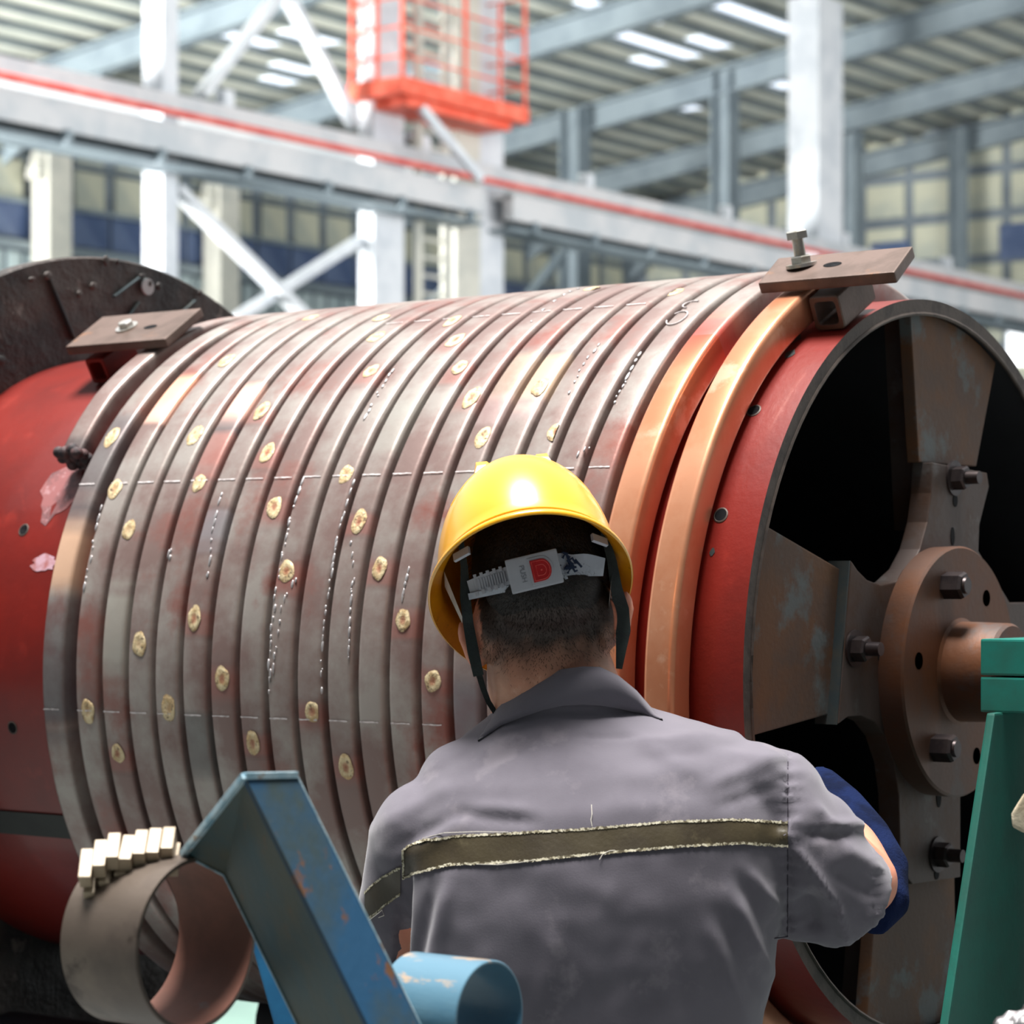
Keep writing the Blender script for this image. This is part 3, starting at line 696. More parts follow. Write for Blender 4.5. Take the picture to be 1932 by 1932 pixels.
# ================================================================== clamps on the coil
def clamp(x0, x1, a, t0, t1, rad, th, lab, bolt, hole, loose, skew=0):
    n_ = (cyl(0,a,1)-Vector((0,0,ZC))).normalized(); tg = Vector((0, math.sin(R_(a)), math.cos(R_(a))))
    o_ = Vector((0,0,ZC)) + n_*rad
    def pt(x_, t_, h=0): return o_ + Vector((x_,0,0)) + tg*(t_) + n_*h
    root = thing('clamp_plate', lab, 'clamp', tuple(pt((x0+x1)/2, (t0+t1)/2)), 'steel clamp plates at the two ends of the coil')
    MB().prism([pt(x0,t0), pt(x1,t0), pt(x1+skew,t1), pt(x0+skew,t1)], n_*th).build('plate', M_clamp, root, bevel=.003)
    c = pt(*hole, th+.0005); MB().loft([[c + Vector((1,0,0))*r*1.7*math.cos(k*math.pi/10) + tg*r*math.sin(k*math.pi/10) for k in range(20)] for r in (.0085,.0001)]).build('plate_hole', M_inside, root)
    c = pt(*bolt, th)
    if loose:
        ax = (n_*.55 + Vector((0,0,1))*.75 + Vector((-.08,0,0))).normalized()
        hexbolt(c, ax, .0155, .014, M_zinc, root, 'nut', washer=True, shank=.03)
        hexbolt(c+ax*.038, ax, .0165, .012, M_zinc, root, 'bolt_head', washer=False)
    else: hexbolt(c, n_, .014, .012, M_zinc, root, 'bolt_head', washer=True)
    return root
clamp(-.128, .088, 60, .022, .112, .6125, .017, 'brown clamp plate on the bright copper end of the coil, with tall zinc bolt', (-.083,.075), (-.03,.068), True, -.012)
clamp(-1.50, -1.262, 60, -.008, .118, .6125, .016, 'brown clamp plate at the far left end of the coil by the black disc', (-1.405,.055), (-1.345,.05), False, -.02)
def sqtube(x0, x1, a, r0, r1, ln, lab, m):
    n_ = (cyl(0,a,1)-Vector((0,0,ZC))).normalized(); tg = Vector((0, math.sin(R_(a)), math.cos(R_(a)))); c = cyl((x0+x1)/2, a, (r0+r1)/2)
    hw, hh = (x1-x0)/2, (r1-r0)/2
    def ring(s, t_, rad=.006):
        pts = []
        for (u, v, st) in ((1,1,0),(-1,1,90),(-1,-1,180),(1,-1,270)):
            for k in range(4):
                t = R_(st + k*30); rr = rad; pts.append(c + Vector((1,0,0))*(u*(hw*s-rr) + rr*math.cos(t)) + n_*(v*(hh*s-rr)+rr*math.sin(t)) + tg*t_)
        return pts
    b = MB().loft([ring(.66,ln), ring(1,ln), ring(1,0), ring(.94,-.002), ring(.70,-.002), ring(.66,0), ring(.66,ln)], cap=False)
    return tag(b.build('square_tube', m, smooth=30, origin=c), lab, 'tube')
sqtube(-.054, -.006, 62, .552, .603, .10, 'short open square steel tube between the right clamp plate and the red drum', M_clamp)
sqtube(-1.475, -1.43, 60, .552, .600, .08, 'short open square tube under the left clamp plate, painted red', M_red)

# ================================================================== green stand on the right
st = thing('bearing_stand', 'green painted stand carrying the drum shaft at the right edge', 'stand', (.35, 0, 0))
XB = .26
def gp(pts, X=XB): return [on(a, b_, 0, X) for a, b_ in pts]
u = on(1876,1346,0,XB); v = on(1882,1204,0,XB); mid = on(1876,1276,0,XB)
MB().box((XB+.06-.02, u.y+.13, (v.z+mid.z)/2), (.12, .26, v.z-mid.z-.002)).build('bearing_block', M_green2, st, bevel=.003, origin=None)
MB().box((XB+.06-.02, u.y+.13, (u.z+mid.z)/2), (.12, .26, mid.z-u.z-.002)).build('bearing_block', M_green2, st, bevel=.003)
L0 = on(1888,1346,0,XB+.02); L1 = on(1800,1932,0,XB+.02)
sl = (L1.y-L0.y)/(L1.z-L0.z); zb = 0.02; Lb = L0.y + sl*(zb-L0.z)
W2 = .24
MB().prism([(XB+.0, L0.y, L0.z), (XB, L0.y+2*(u.y+.13-L0.y), L0.z), (XB, 2*(u.y+.13)-Lb, zb), (XB, Lb, zb)], (.012,0,0)).build('upright', M_green, st, bevel=.003)
MB().box((XB+.05, u.y+.13, .01), (.4, .8, .02)).build('base_plate', M_green, st)
MB().prism([(XB+.03, u.y+.10, L0.z), (XB+.03, u.y+.10, .02), (XB+.2, u.y+.10, .02), (XB+.09, u.y+.10, L0.z)], (0,.03,0)).build('gusset', M_green, st)

# pieces at the right edge
b = MB(); base = [(1910,1560),(1908,1535),(1918,1518),(1932,1496),(1950,1490),(1975,1500),(1985,1540),(1970,1568),(1932,1572)]
fr = [P(x_, y_, 2.75) for x_, y_ in base]; bk = [P(x_+2, y_, 2.80) for x_, y_ in base]
b.loft([fr, bk]); o = b.build('cotton_glove', M_creamglove, smooth=50, bevel=.004, seg=3, origin=P(1940,1535,2.78)); tag(o, 'cream cloth piece poking in at the right edge in front of the green stand', 'glove')
b = MB()
b.ellipsoid(P(1955,1960,2.6), [RX*.045, Vector(DX)*.03, Vector((0,0,.038))], 28, 18)
for i_, v in enumerate(b.v):
    d = v - P(1955,1960,2.6); b.v[i_] = P(1955,1960,2.6) + d*(1+.35*noise.noise(v*60))
o = b.build('crumpled_foil', M_foil, smooth='all', origin=P(1955,1960,2.6)); tag(o, 'crumpled silvery bundle in the bottom right corner', 'foil')

# dark machine bed under the left of the drum
bs = thing('machine_bed', 'dark navy machine bed in the shadow under the drum at the lower left', 'machine bed', (-1.4, .1, 0))
MB().box((-1.45, .25, .22), (1.1, 1.5, .44)).build('bed_box', M_navy, bs, bevel=.02)
for dy in (-.34, .42): MB().tube([(-1.62, dy, .56), (-1.0, dy, .56)], .12, 28).build('roller', M_navy, bs, smooth=True)
MB().bar((-1.9,-.52,.5), (-.95,-.52,.5), .06, .12).build('side_rail', M_navy, bs)
MB().bar((-1.45,-.62,.08), (-1.05,-.62,.40), .03, .03).build('strut', M_orange, bs)

# ================================================================== foreground steelwork
# blue angle beam
d0 = 2.30
T_ = Vector(P(690,1932,d0-.02)) - Vector(P(460,1466,d0))     # along the beam
A = P(345,1612,d0+.10); B_ = P(462,1464,d0); Cc = P(560,1462,d0+.035); D_ = P(422,1652,d0+.10)
def along(p, f): return p + T_*f
nrm = (B_-A).cross(T_).normalized()
if nrm.dot(CAM-B_) < 0: nrm = -nrm
th = .007
beam = thing('angle_beam', 'blue painted steel angle beam with worn pale edges leaning in the foreground', 'beam', tuple(along(B_, 2.0)))
def slab(front, m, nm, off): return MB().prism(front, off).build(nm, m, beam, bevel=.0015)
slab([A, B_, along(B_,2.0), along(D_,2.0), D_], M_bluep2, 'web_leg', -nrm*th)
n2 = (Cc-B_).cross(T_).normalized(); n2 = n2 if n2.dot(CAM-B_) > 0 else -n2
slab([B_, Cc, along(Cc,2.0), along(B_,2.0)], M_bluep, 'flange_leg', -n2*th)
def edge(a, c, nm='worn_edge', w_=.0042, m=None):
    MB().bar(a, c, w_, w_, (0,0,1)).build(nm, m or M_blueedge, beam, bevel=.0008)
edge(A, B_, w_=.0062); edge(B_, Cc, w_=.0062); edge(Cc, along(Cc,2.0), w_=.0016); edge(D_, along(D_,2.0), w_=.0016); edge(A, D_, w_=.002)
# blue beam behind
t2 = MB().prism([P(452,1700,2.62), P(540,1700,2.62), P(690,2110,2.6), P(566,2110,2.6)], DX*.03)
tag(t2.build('blue_strut', mat('blue_strut_paint', (34,104,148), (28,88,128), scale=8, rough=.45), bevel=.002, origin=P(600,2110,2.6)), 'bright blue flat strut seen behind the angle beam and steel ring', 'beam')
# tube rings
def pipe(px, py, d, ro, ln, th_, mo, mi, name, lab, yaw=0):
    c = P(px, py, d); ax = (Matrix.Rotation(R_(yaw), 3, 'Z') @ Vector((1,0,0))).normalized(); u = ax.cross(Vector((0,0,1))).normalized(); v = u.cross(ax); n = 96
    def rg(s, r): return [c + ax*s + u*r*math.cos(2*math.pi*k/n) + v*r*math.sin(2*math.pi*k/n) for k in range(n)]
    t = thing(name, lab, 'pipe ring', tuple(c - ax*ln/2 - Vector((0,0,ro))))
    MB().loft([rg(-ln,ro-th_), rg(-ln,ro), rg(-.001,ro), rg(0,ro-.001), rg(0,ro-th_)], cap=False).build('outer_wall', mo, t, smooth=30)
    MB().loft([rg(-ln+.0005,ro-th_-.0003), rg(-.0002,ro-th_-.0003)], cap=False).build('inner_wall', mi, t, smooth=30)
    return c, ax, u, v
rc, rax, ru, rv = pipe(372, 1781, 2.40, .0825, .098, .0045, M_ring, M_ringin, 'steel_ring', 'short bare steel pipe ring in the left foreground with pale blocks on top')
pipe(924, 1920, 2.42, .0545, .095, .003, M_bluer, M_bluer, 'blue_ring', 'short light blue painted pipe ring at the bottom centre in front of the shirt')
tag(MB().tube([P(770,1896,2.6), P(800,1905,2.585), P(835,1925,2.57), P(860,1975,2.56), P(870,2100,2.55)], .010, 12).build('hose', M_hose, smooth=True, origin=P(870,2100,2.4)), 'dark grey hose curving behind the angle beam at the bottom', 'hose')
# pale blocks: two layers along the curve of the ring
TOPS = [(164,1624,0),(190,1606,1),(215,1592,2),(241,1596,3),(266,1586,4),(292,1583,5),(318,1579,6)]
LOWS = [(172,1674),(204,1652),(234,1634),(258,1634),(282,1625),(308,1622),(330,1612)]
ORD = ['first', 'second', 'third', 'fourth', 'fifth', 'sixth', 'last']
def block(c, w_, l_, h_, pitch, yaw, lab):
    f = -DX; up = Vector((0,0,1)); n1 = up*math.cos(R_(pitch)) + f*math.sin(R_(pitch)); f1 = f*math.cos(R_(pitch)) - up*math.sin(R_(pitch))
    rm = Matrix((RX, f1, n1)).transposed() @ Matrix.Rotation(R_(yaw), 3, 'Z')
    o = MB().box((0,0,0), (w_, l_, h_)).build('metal_block', M_block, bevel=.0013, origin=(0,0,0))
    o.matrix_world = Matrix.Translation(c) @ rm.to_4x4()
    tag(o, lab, 'block', 'small pale metal blocks stacked on the steel ring'); return n1, f1
for i_, (px, py, k) in enumerate(TOPS):
    d = 2.392 + .0035*i_; c = P(px, py+14, d); pt = 44 - 1.5*i_
    n1, f1 = block(c, .0119, .033, .0175, pt + rnd.uniform(-4,4), rnd.uniform(-2,2), 'pale metal block in the upper row on the steel ring, %s from the left' % ORD[i_])
    dx, df = [(7,.0075),(10,.0055),(13,.0045),(9,.001),(10,-.001),(10,0),(7,0)][i_]
    block(c - n1*.0182 + f1*df + RX*(dx*d/F), .0110, .030, .0175, pt, rnd.uniform(-3,3), 'pale metal block in the lower row on the steel ring, %s from the left' % ORD[i_])

# ================================================================== THE WORKER
def Q(px, py, d): return P(px, py, d)
S = 2.92/F
person = thing('person', 'worker seen from behind in a grey work shirt, head bent, leaning towards the coil', 'person', (Q(1110,1932,2.98).x, Q(1110,1932,2.98).y, 0))
# head frame: pitched forward, rolled so that the right side is higher
def headframe(pitch, roll):
    Fv = (DX*math.cos(R_(pitch)) - Vector((0,0,1))*math.sin(R_(pitch))).normalized()
    Uv = (Vector((0,0,1))*math.cos(R_(pitch)) + DX*math.sin(R_(pitch))).normalized(); Rv = RX.copy()
    r = R_(roll); R2 = Rv*math.cos(r) + Vector((0,0,1))*math.sin(r); R2 = (R2 - Fv*R2.dot(Fv)).normalized(); U2 = R2.cross(Fv).normalized()
    return R2, Fv, U2
HR, HF, HU = headframe(28, 6)
HC = Q(1020, 1092, 3.028)
def hp(r, f, u): return HC + HR*r + HF*f + HU*u
def ell(b, c, ax, n=24, m=14): b.ellipsoid(c, ax, n, m)
body = MB()
ell(body, hp(0,0,.012), [HR*.079, HF*.098, HU*.095], 32, 20)                # skull
ell(body, hp(0,.045,-.06), [HR*.058, HF*.055, HU*.065])                     # jaw
ell(body, hp(0,.105,-.028), [HR*.013, HF*.018, HU*.024], 12, 8)             # nose
ell(body, hp(0,.094,-.062), [HR*.026, HF*.010, HU*.012], 12, 8)             # mouth
for s in (-1, 1): ell(body, hp(s*.032,.086,.000), [HR*.016, HF*.010, HU*.011], 12, 8)   # eyes
ell(body, hp(0,.07,.02), [HR*.055, HF*.028, HU*.016], 16, 8)                # brow
neckb = Q(1052, 1330, 3.030)
body.tube([hp(0,-.012,-.01), Q(1028,1190,3.014), Q(1034,1250,3.016), neckb, Q(1075,1420,3.05)], [.066,.0715,.0740,.081,.09], 32)
ell(body, hp(0,-.040,-.045), [HR*.066, HF*.052, HU*.050])
# ears
for s in (-1, 1):
    ell(body, hp(s*.066,-.008,-.062), [HR*.020, HF*.040, HU*.044], 14, 8)
    for k, (f, u, rr) in enumerate(((-.014,-.004,.0165),(-.012,-.022,.0150),(-.006,-.040,.0105))):
        ell(body, hp(s*(.097-.005*k), f, u-.052-(.016 if s < 0 else -.004)), [(HR*s*.8-HF*.5).normalized()*.0085, (HF*.8+HR*s*.5).normalized()*rr*.62, HU*rr*1.25], 12, 8)
    ell(body, hp(s*.084,.0,-.075-(.014 if s < 0 else -.004)), [HR*.016, HF*.013, HU*.022], 12, 8)
def ringq(py, cx, hw, dc, hd, n=48, pw=2.4, tilt=0.0, sc=1.0):
    out = []
    for k in range(n):
        t = 2*math.pi*k/n; c, s_ = math.cos(t), math.sin(t)
        ex = math.copysign(abs(c)**(2/pw), c); ez = math.copysign(abs(s_)**(2/pw), s_)
        out.append(Q(cx, py, dc) + RX*(ex*hw*sc*S) + DX*(ez*hd*sc) + Vector((0,0,1))*(tilt*ex*hw*sc*S))
    return out
TOR = [(1308,1062,122,3.016,.082),(1330,1066,136,3.016,.086),(1352,1070,168,3.018,.088),(1384,1088,238,3.005,.098),(1415,1108,300,2.99,.108),(1455,1118,338,2.975,.118),(1510,1118,358,2.962,.126),(1600,1118,368,2.952,.134),
       (1700,1118,366,2.950,.136),(1800,1116,358,2.953,.136),(1932,1110,338,2.965,.134),(2100,1104,310,2.985,.128),(2280,1100,300,3.0,.125)]
body.loft([ringq(py, cx, hw*.93, dc, hd*.88, tilt=.09) for (py, cx, hw, dc, hd) in TOR])
# arms (skin) and hands
def arm(b, pts, rad): b.tube(pts, rad, 20)
sR, eR, wR = Q(1425,1500,2.95), Q(1629,1664,3.025), Q(1545,1515,3.25)
sL, eL, wL = Q(790,1570,2.97), Q(742,1880,3.03), Q(830,1800,3.27)
for (s0_, e0, w0) in ((sR,eR,wR),(sL,eL,wL)):
    body.ellipsoid(s0_, [RX*.045, DX*.045, Vector((0,0,.042))], 20, 12)
    body.tube([s0_, s0_.lerp(e0,.5), e0], [.052,.048,.041], 20); body.ellipsoid(e0, [RX*.042, DX*.042, Vector((0,0,.042))], 16, 10)
    body.tube([e0, e0.lerp(w0,.35), w0], [.041,.043,.029], 20)
    dirv = (w0-e0).normalized() if s0_ is sL else (DX*.8 - RX*.55 - Vector((0,0,.25))).normalized(); side = dirv.cross(Vector((0,0,1))).normalized(); upn = side.cross(dirv)
    pc = w0 + dirv*.05
    body.tube([w0 - dirv*.01, w0+dirv*.03, w0+dirv*.075], [.026,.036,.033], 14)
    for j in range(4):
        o_ = side*(.027-.018*j); ln_ = (.062,.072,.067,.052)[j]
        q0 = w0+dirv*.075+o_; q1 = q0+dirv*ln_*.5-upn*.008; q2 = q1+dirv*ln_*.28-upn*.022; q3 = q2+dirv*.004-upn*.02
        body.tube([q0, q1, q2, q3], [.0105,.0098,.009,.0078], 10)
    sd_ = side if s0_ is sL else side
    q0 = w0+dirv*.025+side*.028; q1 = q0+side*.026+dirv*.026; q2 = q1+dirv*.03-upn*.006-side*.002
    body.tube([q0,q1,q2], [.013,.0115,.009], 10)
# legs
hipz = Q(1100,2300,3.0)
for s in (-1,1):
    h = hipz + RX*s*.085; kn = Vector((h.x, h.y, .50)) + DX*.04 + RX*s*.03; an = Vector((h.x, h.y, .09)) - DX*.02 + RX*s*.06
    body.tube([h+Vector((0,0,.05)), h-Vector((0,0,.1)), kn, kn-Vector((0,0,.12)), an], [.095,.088,.058,.058,.040], 20)
    body.ellipsoid(an + DX*.07 - Vector((0,0,.045)), [RX*.042, DX*.12, Vector((0,0,.04))], 16, 10)
def remesh(mb, name, m, parent, vox, smooth_it=6, push=None):
    o = mb.build(name+'_tmp', m)
    md = o.modifiers.new('r', 'REMESH'); md.mode = 'VOXEL'; md.voxel_size = vox; md.use_smooth_shade = True
    sm = o.modifiers.new('s', 'SMOOTH'); sm.iterations = smooth_it; sm.factor = .5
    dg = bpy.context.evaluated_depsgraph_get(); me = bpy.data.meshes.new_from_object(o.evaluated_get(dg)); me.name = name
    bpy.data.objects.remove(o)
    if push: push(me)
    pl_ = parent_loc(parent)
    me.transform(Matrix.Translation(-pl_))
    for p in me.polygons: p.use_smooth = True
    n = bpy.data.objects.new(name, me); COL.objects.link(n); n.parent = parent
    if not me.materials: me.materials.append(m)
    return n
def bodytint(me):
    ca = me.color_attributes.new('tint', 'FLOAT_COLOR', 'POINT'); dk = lin((34,27,24)); rd_ = lin((206,104,78))
    for i_, v in enumerate(me.vertices):
        d = v.co - HC; r, f, u = d.dot(HR), d.dot(HF), d.dot(HU); al = 0; c = dk
        if abs(r) < .085 and f < .05 and u > -.17:
            g = (u + .152 - .020*(abs(r)/.07)**2 + .010*noise.noise(v.co*60))/.05
            al = max(0, min(1, g))*.96
        if abs(r) > .078: al = .45; c = rd_
        ca.data[i_].color = (*c, al)
bo = remesh(body, 'body', M_skin, person, .0052, 5, bodytint); 
# hair cap + short strands
capv = MB()
ell(capv, hp(0,-.002,.014), [HR*.0815, HF*.101, HU*.098], 40, 26)
ell(capv, hp(0,-.042,-.040), [HR*.0695, HF*.0545, HU*.052], 32, 18)
hc = remesh(capv, 'hair', M_hair, person, .0055, 3)
vbv = [person.matrix_world @ Vector((0,0,0))]
hv = [v.co + Vector(person.location) for v in hc.data.vertices]; hn = [v.normal.copy() for v in hc.data.vertices]
bv = [(v.co + Vector(person.location), v.normal.copy()) for v in bo.data.vertices]
sb = MB(); hr = random.Random(3)
cand = [(p, n_) for p, n_ in zip(hv, hn) if (p-HC).dot(HF) < .03] + [(p, n_) for p, n_ in bv if abs((p-HC).dot(HR)) < .080 and (p-HC).dot(HF) < .0 and -.155 < (p-HC).dot(HU) < 0]
vs = []; fs = []
while len(vs) < 3*26000:
    p, n_ = cand[hr.randrange(len(cand))]; d = p-HC; u = d.dot(HU); r_ = d.dot(HR)
    dens = 1 if u > -.10 else max(0, (u + .148 - .020*(abs(r_)/.07)**2)/.045)
    if hr.random() > dens: continue
    p = p + Vector((hr.gauss(0,.003), hr.gauss(0,.003), hr.gauss(0,.003)))
    ln_ = .0045 + .004*max(0, min(1, (u+.06)/.08))
    dn = (-HU*.9 + n_*.45 + HR*hr.gauss(0,.35) + HF*hr.gauss(0,.2)).normalized(); sdv = dn.cross(n_).normalized()*.00030
    k = len(vs); vs += [p - n_*.001 - sdv, p - n_*.001 + sdv, p + dn*ln_]; fs.append((k, k+1, k+2))
sb.v = vs; sb.f = fs
me = bpy.data.meshes.new('hair_strands'); me.from_pydata([tuple(v - Vector(person.location)) for v in vs], [], fs); me.materials.append(M_strand)
so = bpy.data.objects.new('hair_strands', me); COL.objects.link(so); so.parent = person; so['kind'] = 'stuff'

# shirt
sh_ = MB()
sh_.loft([ringq(py, cx, hw, dc, hd, tilt=.09) for (py, cx, hw, dc, hd) in TOR[:-1]])
sh_.ellipsoid(Q(1412,1482,2.955), [RX*.056, DX*.075, Vector((0,0,.054))], 24, 14)
sh_.ellipsoid(Q(1462,1520,2.96), [RX*.062, DX*.07, Vector((0,0,.066))], 24, 14)
sh_.ellipsoid(Q(1535,1590,2.97), [RX*.058, DX*.06, Vector((0,0,.062))], 24, 14)
sh_.ellipsoid(Q(1300,1450,2.985), [RX*.07, DX*.075, Vector((0,0,.046))], 24, 14)
sh_.ellipsoid(Q(812,1585,2.965), [RX*.070, DX*.075, Vector((0,0,.072))], 24, 14)
sh_.ellipsoid(Q(905,1480,2.985), [RX*.075, DX*.075, Vector((0,0,.055))], 24, 14)
sh_.tube([Q(1445,1545,2.95), Q(1520,1620,2.965), Q(1578,1680,2.985), Q(1612,1706,2.998)], [.074,.072,.067,.062], 32)
sh_.ellipsoid(Q(1540,1705,2.98), [RX*.075, DX*.055, Vector((0,0,.048))], 24, 14)
sh_.tube([Q(795,1590,2.975), Q(757,1700,2.99), Q(742,1840,3.02), Q(740,1975,3.04)], [.064,.050,.050,.048], 28)
FOLDS = [  # x1,y1,x2,y2,width,amp (m, + outwards)
 (720,1560,860,1480,16,.004),(745,1600,900,1520,14,-.004),(770,1620,870,1545,14,.004),
 (830,1800,770,1930,14,.006),(850,1660,800,1880,13,.006),(815,1680,775,1860,12,-.006),(765,1640,752,1870,9,-.016),
 (880,1540,1010,1552,12,-.003),(870,1520,1000,1530,12,.003),(1090,1388,1200,1392,5,-.002),
 (1150,1360,1330,1470,16,.003),(1280,1400,1480,1440,16,.004),(1230,1430,1440,1400,14,-.003),(1340,1480,1470,1430,14,.004),(1360,1520,1478,1480,12,-.003),
 (1410,1640,1480,1730,11,.004),(1395,1660,1470,1790,11,-.004),(1380,1690,1460,1850,12,.005),(1360,1730,1440,1900,13,-.004),(1330,1740,1410,1930,14,.003),
 (1500,1600,1580,1712,11,.010),(1580,1712,1600,1775,10,.009),(1520,1690,1535,1770,24,-.014),(1560,1560,1640,1556,12,.007),(1540,1520,1570,1560,10,.005),
 (1520,1575,1610,1570,10,-.006),(1590,1600,1660,1640,14,.005),(1570,1640,1650,1690,14,-.005),(1620,1740,1690,1720,14,.004),
 (1000,1640,1180,1700,30,.002),(1180,1720,1150,1900,26,-.003),(1050,1750,1020,1920,22,.003),(1270,1760,1300,1920,22,-.003),(900,1420,1040,1370,14,.003),(900,1450,1000,1400,12,-.002),
 (1200,1400,1420,1385,9,.003),(1060,1480,1400,1500,26,-.002),(1015,1345,1200,1345,8,-.003)]
def foldpush(me):
    vs = me.vertices; co = [v.co.copy() for v in vs]; no = [v.normal.copy() for v in vs]
    for i_, (c, n_) in enumerate(zip(co, no)):
        px, py, d = proj(c); back = n_.dot(-DX)
        disp = .0022*noise.noise(c*14) + .0010*noise.noise(c*38)
        if back > -.3:
            for (x1,y1,x2,y2,wd,am) in FOLDS:
                dx_, dy_ = x2-x1, y2-y1; L2 = dx_*dx_+dy_*dy_; t = ((px-x1)*dx_+(py-y1)*dy_)/L2
                if -.3 < t < 1.3:
                    q = ((px-x1)*dy_-(py-y1)*dx_)/math.sqrt(L2)
                    if abs(q) < 3*wd:
                        et = math.exp(-(max(0,-t, t-1)/.12)**2) if (t<0 or t>1) else 1
                        taper = min(1, .35+4*max(0,min(t,1-t)))
                        disp += am*et*taper*math.exp(-(q/wd)**2)
            # gathered seam at the right sleeve
            if abs(px-1487) < 40 and 1420 < py < 1760: 
                disp += .0016*math.sin(py*.26 + .8*math.sin(py*.05))*math.exp(-((px-1487)/22)**2) - .004*math.exp(-((px-1489)/5)**2)
            if abs(px-1655) < 30 and 1600 < py < 1780: disp += .0013*math.sin(py*.3)*math.exp(-((px-1655)/14)**2)
        vs[i_].co = c + n_*disp
shirt = remesh(sh_, 'shirt', M_shirt, person, .0058, 7, foldpush)
bvh = BVHTree.FromPolygons([v.co + Vector(person.location) for v in shirt.data.vertices], [tuple(p.vertices) for p in shirt.data.polygons])
def onshirt(px, py, off=.0012):
    h, n_, i_, d = bvh.ray_cast(CAM, ray(px, py).normalized())
    if h is None: h, n_, i_, d = bvh.find_nearest(P(px, py, 2.9))
    if n_.dot(CAM-h) < 0: n_ = -n_
    return h + n_*off
def interp(pts, x): return float(np.interp(x, [p[0] for p in pts], [p[1] for p in pts]))
def band(top, bot, x0, x1, m, name, off=.0015, n=90, rows=5, jag=0):
    rings = []
    for i_ in range(n+1):
        x_ = x0 + (x1-x0)*i_/n; a, c = interp(top, x_), interp(bot, x_)
        if jag: a += rnd.uniform(-jag, jag); c += rnd.uniform(-jag, jag)
        rings.append([onshirt(x_, a+(c-a)*k/rows, off) for k in range(rows+1)])
    return MB().loft(rings, closed=False).build(name, m, person, smooth='all')
TT = [(757,1606),(772,1596),(800,1586),(860,1577),(950,1573),(1115,1563),(1250,1551),(1380,1546),(1486,1551)]
TB = [(757,1657),(772,1652),(800,1645),(850,1633),(1000,1626),(1130,1612),(1280,1599),(1400,1592),(1486,1598)]
band(TT, TB, 759, 1486, M_tape, 'reflective_stripe')
band([(x_, y_-1) for x_, y_ in TT], [(x_, y_+3.5) for x_, y_ in TT], 759, 1486, M_trim, 'stripe_edge', .0022, 320, 1, 1.2)
band([(x_, y_-3.5) for x_, y_ in TB], [(x_, y_+1) for x_, y_ in TB], 759, 1486, M_trim, 'stripe_edge', .0022, 320, 1, 1.2)
T2 = [(688,1686),(705,1668),(725,1652),(757,1634)]; B2 = [(688,1738),(705,1728),(725,1710),(757,1686)]
band(T2, B2, 690, 756, M_tape, 'reflective_stripe', .0018, 30)
band([(x_, y_-1) for x_, y_ in T2], [(x_, y_+3.5) for x_, y_ in T2], 690, 756, M_trim, 'stripe_edge', .0024, 60, 1, 1)
band([(x_, y_-3.5) for x_, y_ in B2], [(x_, y_+1) for x_, y_ in B2], 690, 756, M_trim, 'stripe_edge', .0024, 60, 1, 1)
band([(759,1606),(762,1604)], [(759,1657),(762,1656)], 759, 763, M_trim, 'stripe_edge', .0024, 2, 12, 1)
def thread(pts, r=.0004, m=None, nm='loose_thread', off=.0022): 
    MB().tube([onshirt(x_, y_, off) for x_, y_ in pts], r, 5).build(nm, m or M_thread, person)
thread([(1116,1520),(1117,1538),(1115,1548),(1117,1560)]); thread([(1131,1622),(1137,1612),(1150,1606),(1160,1605)]); thread([(800,1584),(840,1572),(900,1570),(960,1571)])
thread([(692,1741),(715,1722),(722,1716),(726,1726),(716,1730)], .0005); thread([(900,1631),(940,1632),(980,1628),(1010,1623)])
thread([(1486,1425+k*9) for k in range(40)], .0007, M_seam, 'sleeve_seam', .0002)
# collar : folded band round the neck
UP = [(925,1352),(948,1318),(985,1295),(1025,1278),(1062,1264),(1100,1259),(1132,1260),(1166,1276),(1200,1304),(1226,1334),(1242,1352)]
LO = [(902,1398),(945,1368),(985,1352),(1025,1338),(1062,1330),(1100,1328),(1135,1330),(1170,1336),(1205,1344),(1230,1351),(1250,1358)]
rg = []
for k in range(41):
    f = k/40*10; j = min(int(f), 9); g = f-j
    u = (UP[j][0]+(UP[j+1][0]-UP[j][0])*g, UP[j][1]+(UP[j+1][1]-UP[j][1])*g); l = (LO[j][0]+(LO[j+1][0]-LO[j][0])*g, LO[j][1]+(LO[j+1][1]-LO[j][1])*g)
    e = ((k-22)/20)**2
    du = 2.928 + .085*e; ll = onshirt(*l, .004); dl = min(proj(ll)[2], 2.96+.06*e) - .002
    row = [P(u[0]+4, u[1]+26, du+.030), P(u[0]+2, u[1]+6, du+.016), P(u[0], u[1], du+.006)]
    for m_ in range(1, 7):
        s_ = m_/6; row.append(P(u[0]+(l[0]-u[0])*s_, u[1]+(l[1]-u[1])*s_, du*(1-s_)+dl*s_ - .006*math.sin(math.pi*s_)))
    row.append(P(l[0], l[1]-1, dl+.004))
    rg.append(row)
co_ = MB().loft(rg, closed=False).build('collar', M_shirt, person, smooth='all')
md = co_.modifiers.new('s', 'SOLIDIFY'); md.thickness = .0022; md.offset = 0
# navy sleeve cover / glove on right forearm
gl = MB(); g0 = Q(1655,1722,3.045)
gl.tube([Q(1640,1738,3.03), Q(1664,1700,3.055), Q(1660,1640,3.09), Q(1628,1585,3.13), Q(1585,1530,3.19), Q(1540,1490,3.26)], [.024,.034,.036,.036,.034,.033], 22)
gv = remesh(gl, 'arm_cover', M_glove, person, .005, 4)
